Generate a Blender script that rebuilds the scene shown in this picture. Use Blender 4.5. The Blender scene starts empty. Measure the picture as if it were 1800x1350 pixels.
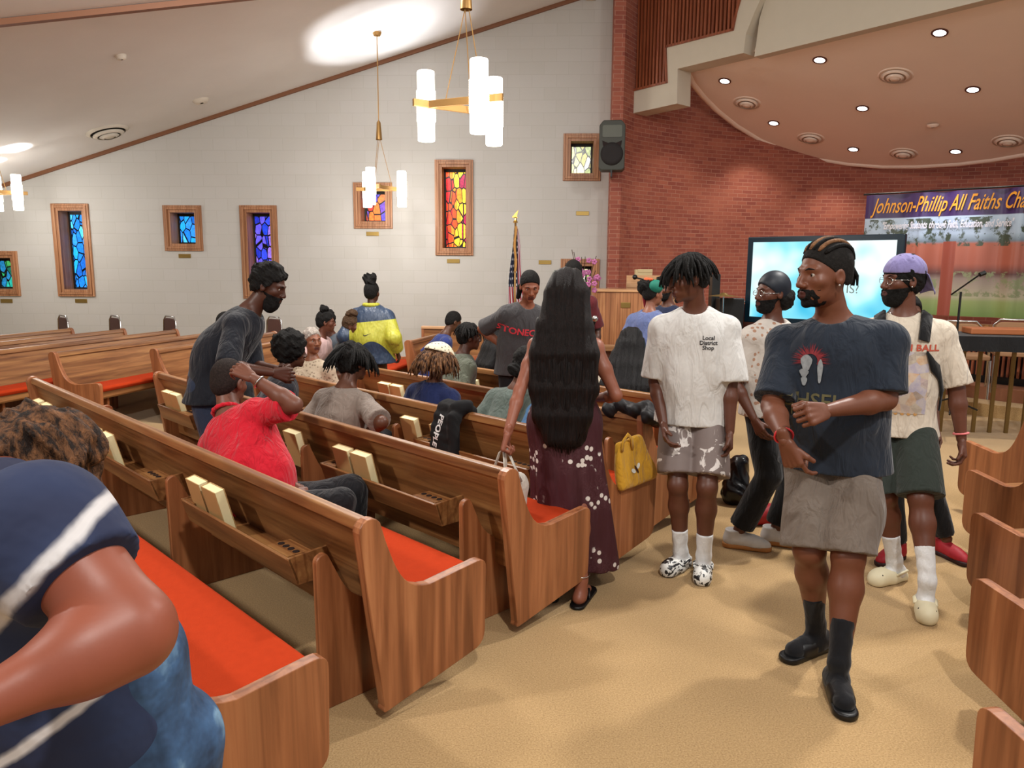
import bpy, bmesh, math, random
import numpy as np
from mathutils import Vector, Matrix, noise
from mathutils.bvhtree import BVHTree
random.seed(7)
rad = math.radians
SC = bpy.context.scene
COL = SC.collection

# ------------------------------------------------------------------ camera
F, CX, CY, CAMH, PITCH, ROLL = 1320.0, 900.0, 675.0, 1.70, rad(8.95), rad(0.375)
cd = bpy.data.cameras.new('camera'); cam = bpy.data.objects.new('camera', cd); COL.objects.link(cam)
cd.sensor_fit = 'HORIZONTAL'; cd.sensor_width = 36; cd.lens = F / 1800 * 36; cd.clip_start = 0.05
cam.matrix_world = Matrix.Translation((0, 0, CAMH)) @ Matrix.Rotation(rad(90) - PITCH, 4, 'X') @ Matrix.Rotation(ROLL, 4, 'Z')
SC.camera = cam

# ------------------------------------------------------------------ world and exposure
w = bpy.data.worlds.new('room_air'); SC.world = w; w.use_nodes = True
w.node_tree.nodes['Background'].inputs[0].default_value = (1.0, 0.955, 0.90, 1)
w.node_tree.nodes['Background'].inputs[1].default_value = 0.53
SC.view_settings.view_transform = 'Standard'; SC.view_settings.look = 'None'
SC.view_settings.exposure = 0.0; SC.view_settings.gamma = 1.0; SC.view_settings.use_curve_mapping = False

def lamp(kind, name, loc, energy, color=(1, .965, .92), size=.1, target=None, **kw):
    d = bpy.data.lights.new(name, kind); d.energy = energy; d.color = color
    if kind == 'AREA': d.shape = 'DISK'; d.size = size
    elif kind in ('POINT', 'SPOT'): d.shadow_soft_size = size
    for k, v in kw.items(): setattr(d, k, v)
    o = bpy.data.objects.new(name, d); COL.objects.link(o); o.location = loc
    if target is not None:
        o.rotation_euler = (Vector(target) - Vector(loc)).to_track_quat('-Z', 'Y').to_euler()
    return o
# area lights added for unseen chandeliers, overhead around the camera
lamp('AREA', 'nave_light', (0.9, -1.0, 5.6), 225, size=.28, target=(.5, 2.5, 0))
lamp('AREA', 'nave_light', (-4.5, 1.0, 4.2), 160, size=.35, target=(-3, 4, 0))
lamp('AREA', 'nave_light', (3.4, 5.2, 4.9), 205, size=.3, target=(2.6, 5.0, 0))
lamp('AREA', 'nave_light', (-2.0, 7.0, 4.9), 220, size=1.2, target=(-2.2, 8, 0))
lamp('AREA', 'nave_light', (5.0, 1.0, 5.5), 120, size=1.0, target=(3, 4, 0))

# ------------------------------------------------------------------ pixel ray helpers (a photo pixel and a depth give a place in the room)
def ray(px, py):
    x = (px - CX) / F; y = (CY - py) / F
    xr = x * math.cos(ROLL) - y * math.sin(ROLL); yr = x * math.sin(ROLL) + y * math.cos(ROLL)
    return Vector((xr, math.cos(PITCH) + yr * math.sin(PITCH), yr * math.cos(PITCH) - math.sin(PITCH)))
CAMP = Vector((0, 0, CAMH))
def at(px, py, Y): d = ray(px, py); return CAMP + d * (Y / d.y)
def atz(px, py, z): d = ray(px, py); return CAMP + d * ((z - CAMH) / d.z)
def onplane(px, py, p0, n):
    d = ray(px, py); n = Vector(n); return CAMP + d * ((Vector(p0) - CAMP).dot(n) / d.dot(n))
def azv(a): return Vector((math.sin(rad(a)), math.cos(rad(a)), 0))

# ------------------------------------------------------------------ node materials
MATS = {}
def srgb(c):
    if isinstance(c, str): c = tuple(int(c[i:i+2], 16) / 255 for i in (0, 2, 4))
    return tuple(((v / 12.92) if v <= .04045 else ((v + .055) / 1.055) ** 2.4) for v in c) + (1,)
class NT:
    def __init__(s, name):
        s.m = bpy.data.materials.new(name); s.m.use_nodes = True; s.t = s.m.node_tree
        s.b = s.t.nodes['Principled BSDF']; MATS[name] = s.m
    def n(s, typ, ins=None, **kw):
        nd = s.t.nodes.new(typ)
        for k, v in kw.items(): setattr(nd, k, v)
        for k, v in (ins or {}).items():
            if isinstance(v, bpy.types.NodeSocket): s.t.links.new(v, nd.inputs[k])
            else: nd.inputs[k].default_value = v
        return nd
    def l(s, a, b): s.t.links.new(a, b)
    def coord(s, kind='Object', scale=(1, 1, 1), rot=(0, 0, 0), rnd=False):
        tc = s.n('ShaderNodeTexCoord'); src = tc.outputs[kind]
        if rnd:
            oi = s.n('ShaderNodeObjectInfo')
            mul = s.n('ShaderNodeVectorMath', {0: oi.outputs['Random'], 1: (13.7, 7.1, 3.3)}, operation='MULTIPLY')
            src = s.n('ShaderNodeVectorMath', {0: src, 1: mul.outputs[0]}, operation='ADD').outputs[0]
        mp = s.n('ShaderNodeMapping', {'Vector': src, 'Scale': scale, 'Rotation': rot}); return mp.outputs[0]
    def ramp(s, fac, stops, interp='LINEAR'):
        r = s.n('ShaderNodeValToRGB', {'Fac': fac}); e = r.color_ramp.elements; r.color_ramp.interpolation = interp
        while len(e) < len(stops): e.new(.5)
        for el, (p, c) in zip(e, stops): el.position = p; el.color = srgb(c) if len(c) != 4 or isinstance(c, str) else c
        return r.outputs[0]
    def mix(s, fac, a, b, mode='MIX'):
        m = s.n('ShaderNodeMix', data_type='RGBA', blend_type=mode)
        for i, v in ((0, fac), (6, a), (7, b)):
            if isinstance(v, bpy.types.NodeSocket): s.t.links.new(v, m.inputs[i])
            else: m.inputs[i].default_value = v
        return m.outputs[2]
    def noise(s, vec, scale, detail=3, rough=.55, dist=0):
        return s.n('ShaderNodeTexNoise', {'Vector': vec, 'Scale': scale, 'Detail': detail, 'Roughness': rough, 'Distortion': dist}).outputs[0]
    def bump(s, h, strength=.3, dist=.01):
        b = s.n('ShaderNodeBump', {'Height': h, 'Strength': strength, 'Distance': dist}); s.l(b.outputs[0], s.b.inputs['Normal'])
    def base(s, c):
        if isinstance(c, bpy.types.NodeSocket): s.l(c, s.b.inputs['Base Color'])
        else: s.b.inputs['Base Color'].default_value = srgb(c) if (isinstance(c, str) or len(c) == 3) else c
    def set(s, **kw):
        for k, v in kw.items(): s.b.inputs[k.replace('_', ' ')].default_value = v
        return s

def plain(name, c, rough=.6, metal=0, spec=.4, var=.06, nscale=8, bump=0, sheen=0, coords='Object'):
    if name in MATS: return MATS[name]
    t = NT(name); v = t.coord(coords)
    n = t.noise(v, nscale)
    c4 = srgb(c)
    lo = tuple(x * (1 - var) for x in c4[:3]) + (1,); hi = tuple(min(1, x * (1 + var)) for x in c4[:3]) + (1,)
    t.base(t.mix(n, lo, hi)); t.set(Roughness=rough, Metallic=metal); t.b.inputs['Specular IOR Level'].default_value = spec
    if bump: t.bump(t.noise(v, nscale * 12), bump, .004)
    if sheen: t.b.inputs['Sheen Weight'].default_value = sheen
    return t.m
def glow(name, c, strength, base=None):
    if name in MATS: return MATS[name]
    t = NT(name); t.base(base or c); t.b.inputs['Emission Color'].default_value = srgb(c); t.b.inputs['Emission Strength'].default_value = strength
    return t.m
def cloth(name, c, fold=.5, var=.10, scale=9, rough=.85, sheen=.15, coords='Object'):
    if name in MATS: return MATS[name]
    t = NT(name); v = t.coord(coords)
    n = t.noise(v, 60, 2); f = t.noise(t.coord(coords, (1.5, 1.5, .55), (.5, .35, .2)), scale * 1.15, 3, .5, .9)
    c4 = srgb(c); lo = tuple(x * (1 - var) for x in c4[:3]) + (1,); hi = tuple(min(1, x * (1 + var)) for x in c4[:3]) + (1,)
    t.base(t.mix(n, lo, hi)); t.set(Roughness=rough); t.b.inputs['Sheen Weight'].default_value = sheen
    t.b.inputs['Specular IOR Level'].default_value = .25
    t.bump(f, fold * .9, .045); return t.m
def wood(name, dark, mid, light, axis='x', rough=.42, sc=1.0):
    t = NT(name); s = {'x': (1.2, 22, 22), 'z': (22, 22, 1.2), 'y': (22, 1.2, 22)}[axis]
    v = t.coord('Object', tuple(k * sc for k in s), rnd=True)
    n = t.noise(v, 1.0, 6, .62, .6); 
    v2 = t.coord('Object', tuple(k * sc * .25 for k in s), rnd=True)
    n2 = t.noise(v2, 1.0, 3, .5, 1.5)
    col = t.ramp(n, [(.30, dark), (.50, mid), (.72, light)])
    wv = t.n('ShaderNodeTexWave', {'Vector': v2, 'Scale': 1.3, 'Distortion': 7, 'Detail': 3, 'Detail Scale': 1.2}, wave_type='BANDS', bands_direction='X' if axis != 'x' else 'Y').outputs[1]
    line = t.ramp(wv, [(.0, (1, 1, 1)), (.72, (1, 1, 1)), (1.0, (.80, .74, .68))])
    c2 = t.mix(.8, col, line, 'MULTIPLY')
    tone = t.ramp(n2, [(.3, (.86, .84, .82)), (.7, (1, 1, 1))])
    t.base(t.mix(1, c2, tone, 'MULTIPLY')); t.set(Roughness=rough); t.b.inputs['Coat Weight'].default_value = .25
    t.b.inputs['Coat Roughness'].default_value = .3
    t.bump(n, .06, .002); return t.m

# ------------------------------------------------------------------ mesh building
class MB:
    def __init__(s): s.v = []; s.f = []; s.mi = []; s.cur = 0; s.uv = None
    def add(s, vs, fs, M=None):
        k = len(s.v)
        for p in vs:
            p = Vector(p); s.v.append(M @ p if M is not None else p)
        for f in fs: s.f.append(tuple(i + k for i in f)); s.mi.append(s.cur)
        return s
    def box(s, lo, hi, M=None):
        x0, y0, z0 = lo; x1, y1, z1 = hi
        vs = [(x0, y0, z0), (x1, y0, z0), (x1, y1, z0), (x0, y1, z0), (x0, y0, z1), (x1, y0, z1), (x1, y1, z1), (x0, y1, z1)]
        return s.add(vs, [(0, 3, 2, 1), (4, 5, 6, 7), (0, 1, 5, 4), (1, 2, 6, 5), (2, 3, 7, 6), (3, 0, 4, 7)], M)
    def prism(s, poly, a, b, M=None, axis='x'):
        """poly of 2d points extruded from a to b along axis (x: points are y,z; y: x,z; z: x,y)"""
        n = len(poly)
        def P(q, t): return {'x': (t, q[0], q[1]), 'y': (q[0], t, q[1]), 'z': (q[0], q[1], t)}[axis]
        vs = [P(q, a) for q in poly] + [P(q, b) for q in poly]
        fs = [tuple(range(n))[::-1], tuple(range(n, 2 * n))] + [(i, (i + 1) % n, n + (i + 1) % n, n + i) for i in range(n)]
        return s.add(vs, fs, M)
    def tube(s, pts, r, n=8, cap=True, flat=1.0, closed=False):
        pts = [Vector(p) for p in pts]; m = len(pts); rr = r if isinstance(r, (list, tuple)) else [r] * m
        k = len(s.v); prev = None
        for i, p in enumerate(pts):
            if closed: t = pts[(i + 1) % m] - pts[i - 1]
            else: t = pts[min(i + 1, m - 1)] - pts[max(i - 1, 0)]
            t = t.normalized() if t.length > 1e-9 else Vector((0, 0, 1))
            if prev is None: u = t.orthogonal().normalized()
            else: u = (prev - t * prev.dot(t)); u = u.normalized() if u.length > 1e-6 else t.orthogonal().normalized()
            prev = u; w_ = t.cross(u)
            for j in range(n):
                a = 2 * math.pi * j / n
                s.v.append(p + (u * math.cos(a) + w_ * math.sin(a) * flat) * rr[i])
        for i in range(m if closed else m - 1):
            for j in range(n):
                a = k + i * n + j; b = k + i * n + (j + 1) % n; i2 = (i + 1) % m
                c = k + i2 * n + (j + 1) % n; d = k + i2 * n + j
                s.f.append((a, b, c, d)); s.mi.append(s.cur)
        if cap and not closed:
            s.f.append(tuple(range(k + n - 1, k - 1, -1))); s.f.append(tuple(k + (m - 1) * n + j for j in range(n))); s.mi += [s.cur] * 2
        return s
    def lathe(s, prof, n=24, M=None, center=(0, 0, 0), cap=False):
        """prof: (r,z) list, from bottom to top"""
        vs = []; fs = []; c = Vector(center)
        for r, z in prof:
            for j in range(n): a = 2 * math.pi * j / n; vs.append(c + Vector((r * math.cos(a), r * math.sin(a), z)))
        m = len(prof)
        for i in range(m - 1):
            for j in range(n): fs.append((i * n + j, i * n + (j + 1) % n, (i + 1) * n + (j + 1) % n, (i + 1) * n + j))
        if cap and prof[0][0] > 1e-5: fs.append(tuple(range(n))[::-1])
        if cap and prof[-1][0] > 1e-5: fs.append(tuple((m - 1) * n + j for j in range(n)))
        return s.add(vs, fs, M)
    def sphere(s, c, r, n=12, M=None, sc=(1, 1, 1)):
        prof = [(max(1e-6, math.sin(math.pi * i / n)), -math.cos(math.pi * i / n)) for i in range(n + 1)]
        T = Matrix.Translation(c) @ Matrix.Diagonal((r * sc[0], r * sc[1], r * sc[2], 1))
        return s.lathe(prof, n * 2, (M @ T) if M is not None else T)
    def grid(s, P, nu, nv, closeu=False):
        k = len(s.v)
        for i in range(nu):
            for j in range(nv): s.v.append(Vector(P(i / (nu - 1) if not closeu else i / nu, j / (nv - 1))))
        for i in range(nu if closeu else nu - 1):
            for j in range(nv - 1):
                i2 = (i + 1) % nu
                s.f.append((k + i * nv + j, k + i2 * nv + j, k + i2 * nv + j + 1, k + i * nv + j + 1)); s.mi.append(s.cur)
        return s
    def build(s, name, mats, parent=None, smooth=False, bev=0, loc=None, rotz=0, autosmooth=True, solid=0):
        me = bpy.data.meshes.new(name); me.from_pydata([tuple(v) for v in s.v], [], s.f)
        if not isinstance(mats, (list, tuple)): mats = [mats]
        for m in mats: me.materials.append(m)
        if len(mats) > 1: me.polygons.foreach_set('material_index', s.mi)
        if smooth: me.polygons.foreach_set('use_smooth', [True] * len(me.polygons))
        me.validate(); me.update()
        o = bpy.data.objects.new(name, me); COL.objects.link(o)
        if parent is not None: o.parent = parent
        if loc is not None: o.location = loc
        if rotz: o.rotation_euler = (0, 0, rotz)
        if solid: md = o.modifiers.new('solid', 'SOLIDIFY'); md.thickness = solid; md.offset = 0
        if bev:
            md = o.modifiers.new('bevel', 'BEVEL'); md.width = bev; md.segments = 2; md.limit_method = 'ANGLE'; md.angle_limit = rad(35)
        return o
def rrect(pts, radii, n=5):
    """2d polygon with rounded corners"""
    out = []; m = len(pts)
    for i, p in enumerate(pts):
        r = radii[i] if isinstance(radii, (list, tuple)) else radii
        p = Vector(p); a = Vector(pts[i - 1]) - p; b = Vector(pts[(i + 1) % m]) - p
        if r <= 0: out.append(tuple(p)); continue
        ra = min(r, a.length * .49); rb = min(r, b.length * .49)
        A = p + a.normalized() * ra; B = p + b.normalized() * rb
        for k in range(n + 1):
            t = k / n; out.append(tuple(A * (1 - t) ** 2 + p * 2 * t * (1 - t) + B * t * t))
    return out
def tag(o, label, cat, group=None, kind=None):
    if label: o['label'] = label
    if cat: o['category'] = cat
    if group: o['group'] = group
    if kind: o['kind'] = kind
    return o
def empty(name, loc, rotz=0, label=None, cat=None, group=None):
    o = bpy.data.objects.new(name, None); COL.objects.link(o); o.location = loc; o.rotation_euler = (0, 0, rotz)
    o.empty_display_size = .1
    return tag(o, label, cat, group)
def struct(o): o['kind'] = 'structure'; return o
def copy_tree(o, parent=None):
    c = o.copy(); COL.objects.link(c)
    if parent is not None: c.parent = parent
    for ch in [k for k in KIDS.get(o.name, [])]: copy_tree_reg(ch, c)
    return c
KIDS = {}
def copy_tree_reg(o, parent):
    c = o.copy(); COL.objects.link(c); c.parent = parent
    for ch in KIDS.get(o.name, []): copy_tree_reg(ch, c)
    return c
def reg(o):
    """remember children of a prototype before copies are made"""
    kids = [k for k in bpy.data.objects if k.parent == o]
    KIDS[o.name] = kids
    for k in kids: reg(k)
def text_mesh(body, size, shear=0, bold=0, align='CENTER', space=1.0, extrude=0.0):
    cu = bpy.data.curves.new('txt', 'FONT'); cu.body = body; cu.size = size; cu.shear = shear; cu.offset = bold
    cu.align_x = align; cu.align_y = 'CENTER'; cu.space_character = space; cu.resolution_u = 3; cu.extrude = extrude
    o = bpy.data.objects.new('txt', cu); COL.objects.link(o)
    dg = bpy.context.evaluated_depsgraph_get(); me = bpy.data.meshes.new_from_object(o.evaluated_get(dg))
    vs = [v.co.copy() for v in me.vertices]; fs = [tuple(p.vertices) for p in me.polygons]
    bpy.data.objects.remove(o); bpy.data.curves.remove(cu); bpy.data.meshes.remove(me)
    return vs, fs
def sharp_smooth(o, ang=35):
    me = o.data
    me.polygons.foreach_set('use_smooth', [True] * len(me.polygons))
    try: me.set_sharp_from_angle(angle=rad(ang))
    except Exception: pass
    return o

# ------------------------------------------------------------------ materials of the room
M_oak_x = wood('oak_lengthwise', '6e4526', '94643a', 'b0824f', 'x')
M_oak_z = wood('oak_upright', '84502f', 'a3663f', 'b87b50', 'z')
M_frame = wood('window_oak', '96653f', 'b07c56', 'c09470', 'z', .6)
M_orange = plain('orange_pew_fabric', 'aa3616', .95, spec=.1, var=.10, nscale=30, bump=.3)
def carpet():
    t = NT('beige_carpet'); v = t.coord('Object')
    n = t.noise(v, 150, 4, .7); big = t.noise(v, .9, 3)
    c = t.ramp(n, [(.3, '8f7048'), (.5, 'b09062'), (.7, 'c8a878')])
    tone = t.ramp(big, [(.3, (.93, .93, .93)), (.7, (1, 1, 1))])
    t.base(t.mix(1, c, tone, 'MULTIPLY')); t.set(Roughness=.97); t.b.inputs['Specular IOR Level'].default_value = .1
    t.b.inputs['Sheen Weight'].default_value = .2
    t.bump(n, .5, .006); return t.m
M_carpet = carpet()
def blockwall():
    t = NT('painted_block'); v = t.coord('UV')
    b = t.n('ShaderNodeTexBrick', {'Vector': v, 'Scale': 1.0, 'Mortar Size': .004, 'Mortar Smooth': .6, 'Brick Width': .406, 'Row Height': .203,
            'Color1': srgb('bcbab6'), 'Color2': srgb('b9b7b2'), 'Mortar': srgb('b0aea8')}, offset=.5)
    t.l(b.outputs[0], t.b.inputs['Base Color']); t.set(Roughness=.75)
    inv = t.n('ShaderNodeMath', {0: 1.0, 1: b.outputs[1]}, operation='SUBTRACT').outputs[0]
    t.bump(inv, .22, .003); return t.m
M_block = blockwall()
def brickwall():
    t = NT('red_brick'); v = t.coord('UV')
    b = t.n('ShaderNodeTexBrick', {'Vector': v, 'Scale': 1.0, 'Mortar Size': .005, 'Mortar Smooth': .3, 'Brick Width': .203, 'Row Height': .0677, 'Bias': -.1,
            'Color1': srgb('88463a'), 'Color2': srgb('a25c48'), 'Mortar': srgb('aa7a68')}, offset=.5)
    n = t.noise(v, 1.6, 4, .6)
    wash = t.ramp(n, [(.46, (0, 0, 0)), (.66, (1, 1, 1))])
    c = t.mix(wash, b.outputs[0], srgb('a8644e')); c2 = t.mix(.55, b.outputs[0], c)
    st = t.ramp(t.noise(v, 3.1, 3, .5), [(.70, (0, 0, 0)), (.76, (.35, .35, .35))])
    c3 = t.mix(st, c2, srgb('b09a94'))
    t.base(c3); t.set(Roughness=.85)
    inv = t.n('ShaderNodeMath', {0: 1.0, 1: b.outputs[1]}, operation='SUBTRACT').outputs[0]
    t.bump(inv, .5, .006); return t.m
M_brick = brickwall()
M_ceil = plain('ceiling_plaster', 'd6d4d2', .9, var=.05, nscale=2, bump=.15)
M_soffit = plain('stage_soffit_paint', 'f0dccc', .85, var=.03, nscale=2, bump=.1)
M_white = plain('cream_plaster', 'c8bfae', .8, var=.03)
M_trim = plain('brown_trim', '7d5238', .6)
M_brass = plain('brass', '9a8048', .35, metal=.8, var=.05)
M_gold = plain('brushed_gold', 'a8824e', .4, metal=.7, var=.05)
M_black = plain('black_plastic', '0c0d0f', .4, var=.1)
M_dark = plain('dark_recess', '1c0a08', .8)
M_chrome = plain('chrome', 'c8c8c8', .18, metal=1)
M_shade = glow('lit_opal_glass', 'fffaf2', 4.5)
M_shade2 = glow('lit_opal_glass_ribbed', 'fff6e4', 2.2)
M_lampdisc = glow('downlight_lens', 'ffffff', 6)
M_paper = plain('cream_paper_edge', 'e8dcae', .8, nscale=60)
M_bookcover = plain('tan_book_cover', 'b3905e', .6, nscale=12)
# ================================================================== ROOM
def uvgrid(name, P, nu, nv, U, V, mat):
    """grid mesh with metric uv: U,V lengths"""
    mb = MB().grid(P, nu, nv); o = mb.build(name, mat)
    uv = o.data.uv_layers.new(name='UVMap')
    for lp in o.data.loops:
        i, j = divmod(lp.vertex_index, nv)
        uv.data[lp.index].uv = (U * i / (nu - 1), V * j / (nv - 1))
    return o
WY = lambda x: 13.2 - .042 * x               # white side wall
def ceilz(x): return 5.75 + .30 * x
fl = MB().add([(-14, -4, 0), (14, -4, 0), (14, 16, 0), (-14, 16, 0)], [(0, 1, 2, 3)]).build('floor', M_carpet); struct(fl)
# side wall with window openings: columns between x cuts
WN = Vector((-.042, -1, 0)).normalized()
WP0 = Vector((0, 13.2, 0))
def wallpt(px, py): return onplane(px, py, WP0, WN)
wins = [  # outer frame rect in photo pixels, palette
    ((-32, 441, 34, 520), 'green'), ((97, 358, 162, 521), 'cyan'), ((289, 361, 356, 441), 'cyan'), ((425, 361, 490, 525), 'blue'),
    ((622, 321, 690, 402), 'mixed'), ((765, 281, 832, 449), 'red'), ((990, 235, 1056, 318), 'pale'), ((985, 455, 1053, 540), 'pale')]
rects = []
for (a, b, c, d), pal in wins:
    p0 = wallpt((a + c) / 2, b); p1 = wallpt((a + c) / 2, d); xl = wallpt(a, (b + d) / 2).x; xr = wallpt(c, (b + d) / 2).x
    rects.append([xl, xr, p1.z, p0.z, pal])
FW = .125  # frame width
holes = [(r[0] + FW, r[1] - FW, r[2] + FW, r[3] - FW) for r in rects]
mb = MB(); uvs = []
xs = sorted(set([-11.0, 1.70] + [h[0] for h in holes] + [h[1] for h in holes] + [1.15, 1.151]))
def wtop(x): return ceilz(x) if x <= 1.15 else 9.0
for x0, x1 in zip(xs, xs[1:]):
    hs = sorted([h for h in holes if h[0] <= x0 + 1e-4 and h[1] >= x1 - 1e-4], key=lambda h: h[2])
    z = [(0, 0)]
    segs = []; cur = 0
    for h in hs: segs.append((cur, h[2], cur, h[2])); cur = h[3]
    segs.append((cur, wtop(x0), cur, wtop(x1)))
    for a0, b0, a1, b1 in segs:
        mb.add([(x0, WY(x0), a0), (x1, WY(x1), a1), (x1, WY(x1), b1), (x0, WY(x0), b0)], [(0, 1, 2, 3)])
wl = mb.build('wall_left', M_block); struct(wl)
uv = wl.data.uv_layers.new(name='UVMap')
for lp in wl.data.loops:
    c = wl.data.vertices[lp.vertex_index].co; uv.data[lp.index].uv = (c.x + 20, c.z + .02)
def stained(pal):
    t = NT('stained_glass_' + pal); v = t.coord('Object', (10.5, 1, 5.2), rnd=True)
    ve = t.n('ShaderNodeTexVoronoi', {'Vector': v, 'Scale': 1.0}, feature='DISTANCE_TO_EDGE').outputs['Distance']
    vc = t.n('ShaderNodeTexVoronoi', {'Vector': v, 'Scale': 1.0}, feature='F1')
    sep = t.n('ShaderNodeSeparateColor', {'Color': vc.outputs['Color']}).outputs[0]
    P = {'green': ['0f5c4a', '1f9c8c', '2aa060', '1a6fa0', '3c9c50'], 'cyan': ['1a78d8', '20a4f0', '2f8ef0', '1560c0', '4cc0f4'],
         'blue': ['1a2cb0', '2f44d8', '5a50d0', '8a6ad8', '1c3cc8'], 'red': ['c01a20', 'e04a18', 'f0901c', 'f4cc30', 'a8184a'],
         'mixed': ['3a48d0', '5a4ad0', 'd03428', 'e8702a', '6a40b8'], 'pale': ['b8b060', 'e8e8b0', 'f4f4e0', 'd8dc90', '98a868']}[pal]
    if pal == 'red':
        sx = t.n('ShaderNodeSeparateXYZ', {'Vector': t.coord('Object')}).outputs[0]
        sep = t.n('ShaderNodeMath', {0: t.n('ShaderNodeMath', {0: sx, 1: 2.4}, operation='MULTIPLY').outputs[0], 1: t.n('ShaderNodeMath', {0: sep, 1: .45, 2: .30}, operation='MULTIPLY_ADD').outputs[0]}, operation='ADD').outputs[0]
    col = t.ramp(sep, [(i / 5, c) for i, c in enumerate(P)], 'CONSTANT')
    nn = t.noise(t.coord('Object'), 28, 3); col = t.mix(.5, col, t.ramp(nn, [(.3, (.35, .35, .35)), (.65, (1, 1, 1))]), 'MULTIPLY')
    lead = t.ramp(ve, [(.045, (0, 0, 0)), (.07, (1, 1, 1))])
    fin = t.mix(1, col, lead, 'MULTIPLY')
    t.base(fin); t.l(fin, t.b.inputs['Emission Color']); t.b.inputs['Emission Strength'].default_value = 1.5 if pal != 'pale' else 1.6
    t.set(Roughness=.2); return t.m
M_lead = plain('dark_steel_sash', '1e1a16', .5)
for i, (r, h) in enumerate(zip(rects, holes)):
    xc = (r[0] + r[1]) / 2; zc = (r[2] + r[3]) / 2; e = empty('window_%d' % (i + 1), (xc, WY(xc), zc), math.atan(-.042)); struct(e)
    W = (r[1] - r[0]) / 2; Hh = (r[3] - r[2]) / 2
    mb = MB()
    for k, (o_, dd) in enumerate(((0, .035), (.035, .05), (.075, .03))):   # stepped moulding
        a = o_; b = FW if k == 2 else (.035, .075)[k]
        for lo, hi in (((-W + a, -dd, -Hh + a), (-W + b, .02, Hh - a)), ((W - b, -dd, -Hh + a), (W - a, .02, Hh - a)),
                       ((-W + b, -dd, Hh - b), (W - b, .02, Hh - a)), ((-W + b, -dd, -Hh + a), (W - b, .02, -Hh + b))):
            mb.box(lo, hi)
    mb.build('window_frame', M_frame, e, bev=.004)
    w_, h_ = W - FW, Hh - FW; D = .27; mb = MB()
    mb.add([(-w_, 0, -h_), (-w_, D, -h_), (-w_, D, h_), (-w_, 0, h_)], [(0, 1, 2, 3)]).add([(w_, 0, -h_), (w_, D, -h_), (w_, D, h_), (w_, 0, h_)], [(3, 2, 1, 0)])
    mb.add([(-w_, 0, h_), (-w_, D, h_), (w_, D, h_), (w_, 0, h_)], [(0, 1, 2, 3)]).add([(-w_, 0, -h_), (-w_, D, -h_), (w_, D, -h_), (w_, 0, -h_)], [(3, 2, 1, 0)])
    mb.build('window_reveal', M_frame, e)
    MB().box((-w_, D, -h_), (w_, D + .01, h_)).build('window_pane', stained(r[4]) if 'stained_glass_' + r[4] not in MATS else MATS['stained_glass_' + r[4]], e)
    mb = MB()
    for lo, hi in (((-w_, D - .02, -h_), (-w_ + .03, D, h_)), ((w_ - .03, D - .02, -h_), (w_, D, h_)), ((-w_, D - .02, h_ - .05), (w_, D, h_)), ((-w_, D - .02, -h_), (w_, D, -h_ + .03))): mb.box(lo, hi)
    mb.build('window_sash', M_lead, e)
# brass plaques under the windows
for px, py, lab in ((143, 529, 'small dark bronze plaque under the tall blue window at the left'), (325, 450, 'small shiny brass plaque under the small blue window'),
                    (12, 529, 'small bronze plaque under the green glass window at the left edge'), (655, 411, 'small dark bronze plaque under the window behind the far chandelier'),
                    (797, 459, 'small brass plaque under the tall red and yellow window'), (958, 461, 'small brass plaque between the flag and the low window by the brick'),
                    (1024, 375, 'small brass plaque under the pale window by the loudspeaker')):
    p = wallpt(px, py); tag(MB().box((-.11, -.012, -.035), (.11, .0, .035)).build('wall_plaque', M_brass, loc=(p.x, p.y, p.z), rotz=math.atan(-.042), bev=.004), lab, 'plaque', 'brass plaques on the white wall')
# sloped ceiling, trim along the wall, beam
t = MB().add([(-11, -4, ceilz(-11)), (1.15, -4, ceilz(1.15)), (1.15, 13.3, ceilz(1.15)), (-11, 13.7, ceilz(-11))], [(3, 2, 1, 0)]); struct(t.build('ceiling', M_ceil))
def strip(p, q, w_, h_, name, mat):
    p = Vector(p); q = Vector(q); d = (q - p); L = d.length; M = Matrix.Translation(p) @ d.to_track_quat('X', 'Z').to_matrix().to_4x4()
    return MB().box((0, -w_ / 2, -h_ / 2), (L, w_ / 2, h_ / 2), M).build(name, mat)
struct(strip((-11, WY(-11) - .02, ceilz(-11) - .03), (1.15, WY(1.15) - .02, ceilz(1.15) - .03), .05, .06, 'trim_1', M_trim))
struct(strip((1.15, WY(1.15) - .02, ceilz(1.15) - .05), (1.15, WY(1.15) - .02, 9), .05, .05, 'trim_2', M_trim))
struct(MB().box((1.175, 12.9, 6.0), (1.33, 13.14, 9)).build('trim_3', M_white))
struct(MB().add([(1.15, -4, ceilz(1.15)), (1.15, 13.3, ceilz(1.15)), (1.15, 13.3, 9), (1.15, -4, 9)], [(0, 1, 2, 3)]).build('wall_clerestory', M_white))
_p, _q = onplane(0, 35, (0, 0, 5.75), Vector((-.30, 0, 1))), onplane(318, 2, (0, 0, 5.75), Vector((-.30, 0, 1))); a = _p.to_2d(); d = (_q - _p).to_2d().normalized()
def cp(tt, dz=0): q = a + d * tt; return (q.x, q.y, ceilz(q.x) - dz)
struct(strip(cp(-5.2, .03), cp(6.2, .03), .10, .06, 'trim_4', M_trim))
struct(MB().add([(-11, -4, 0), (-11, 14, 0), (-11, 14, 4), (-11, -4, 4)], [(3, 2, 1, 0)]).build('wall_far', M_block))
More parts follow.
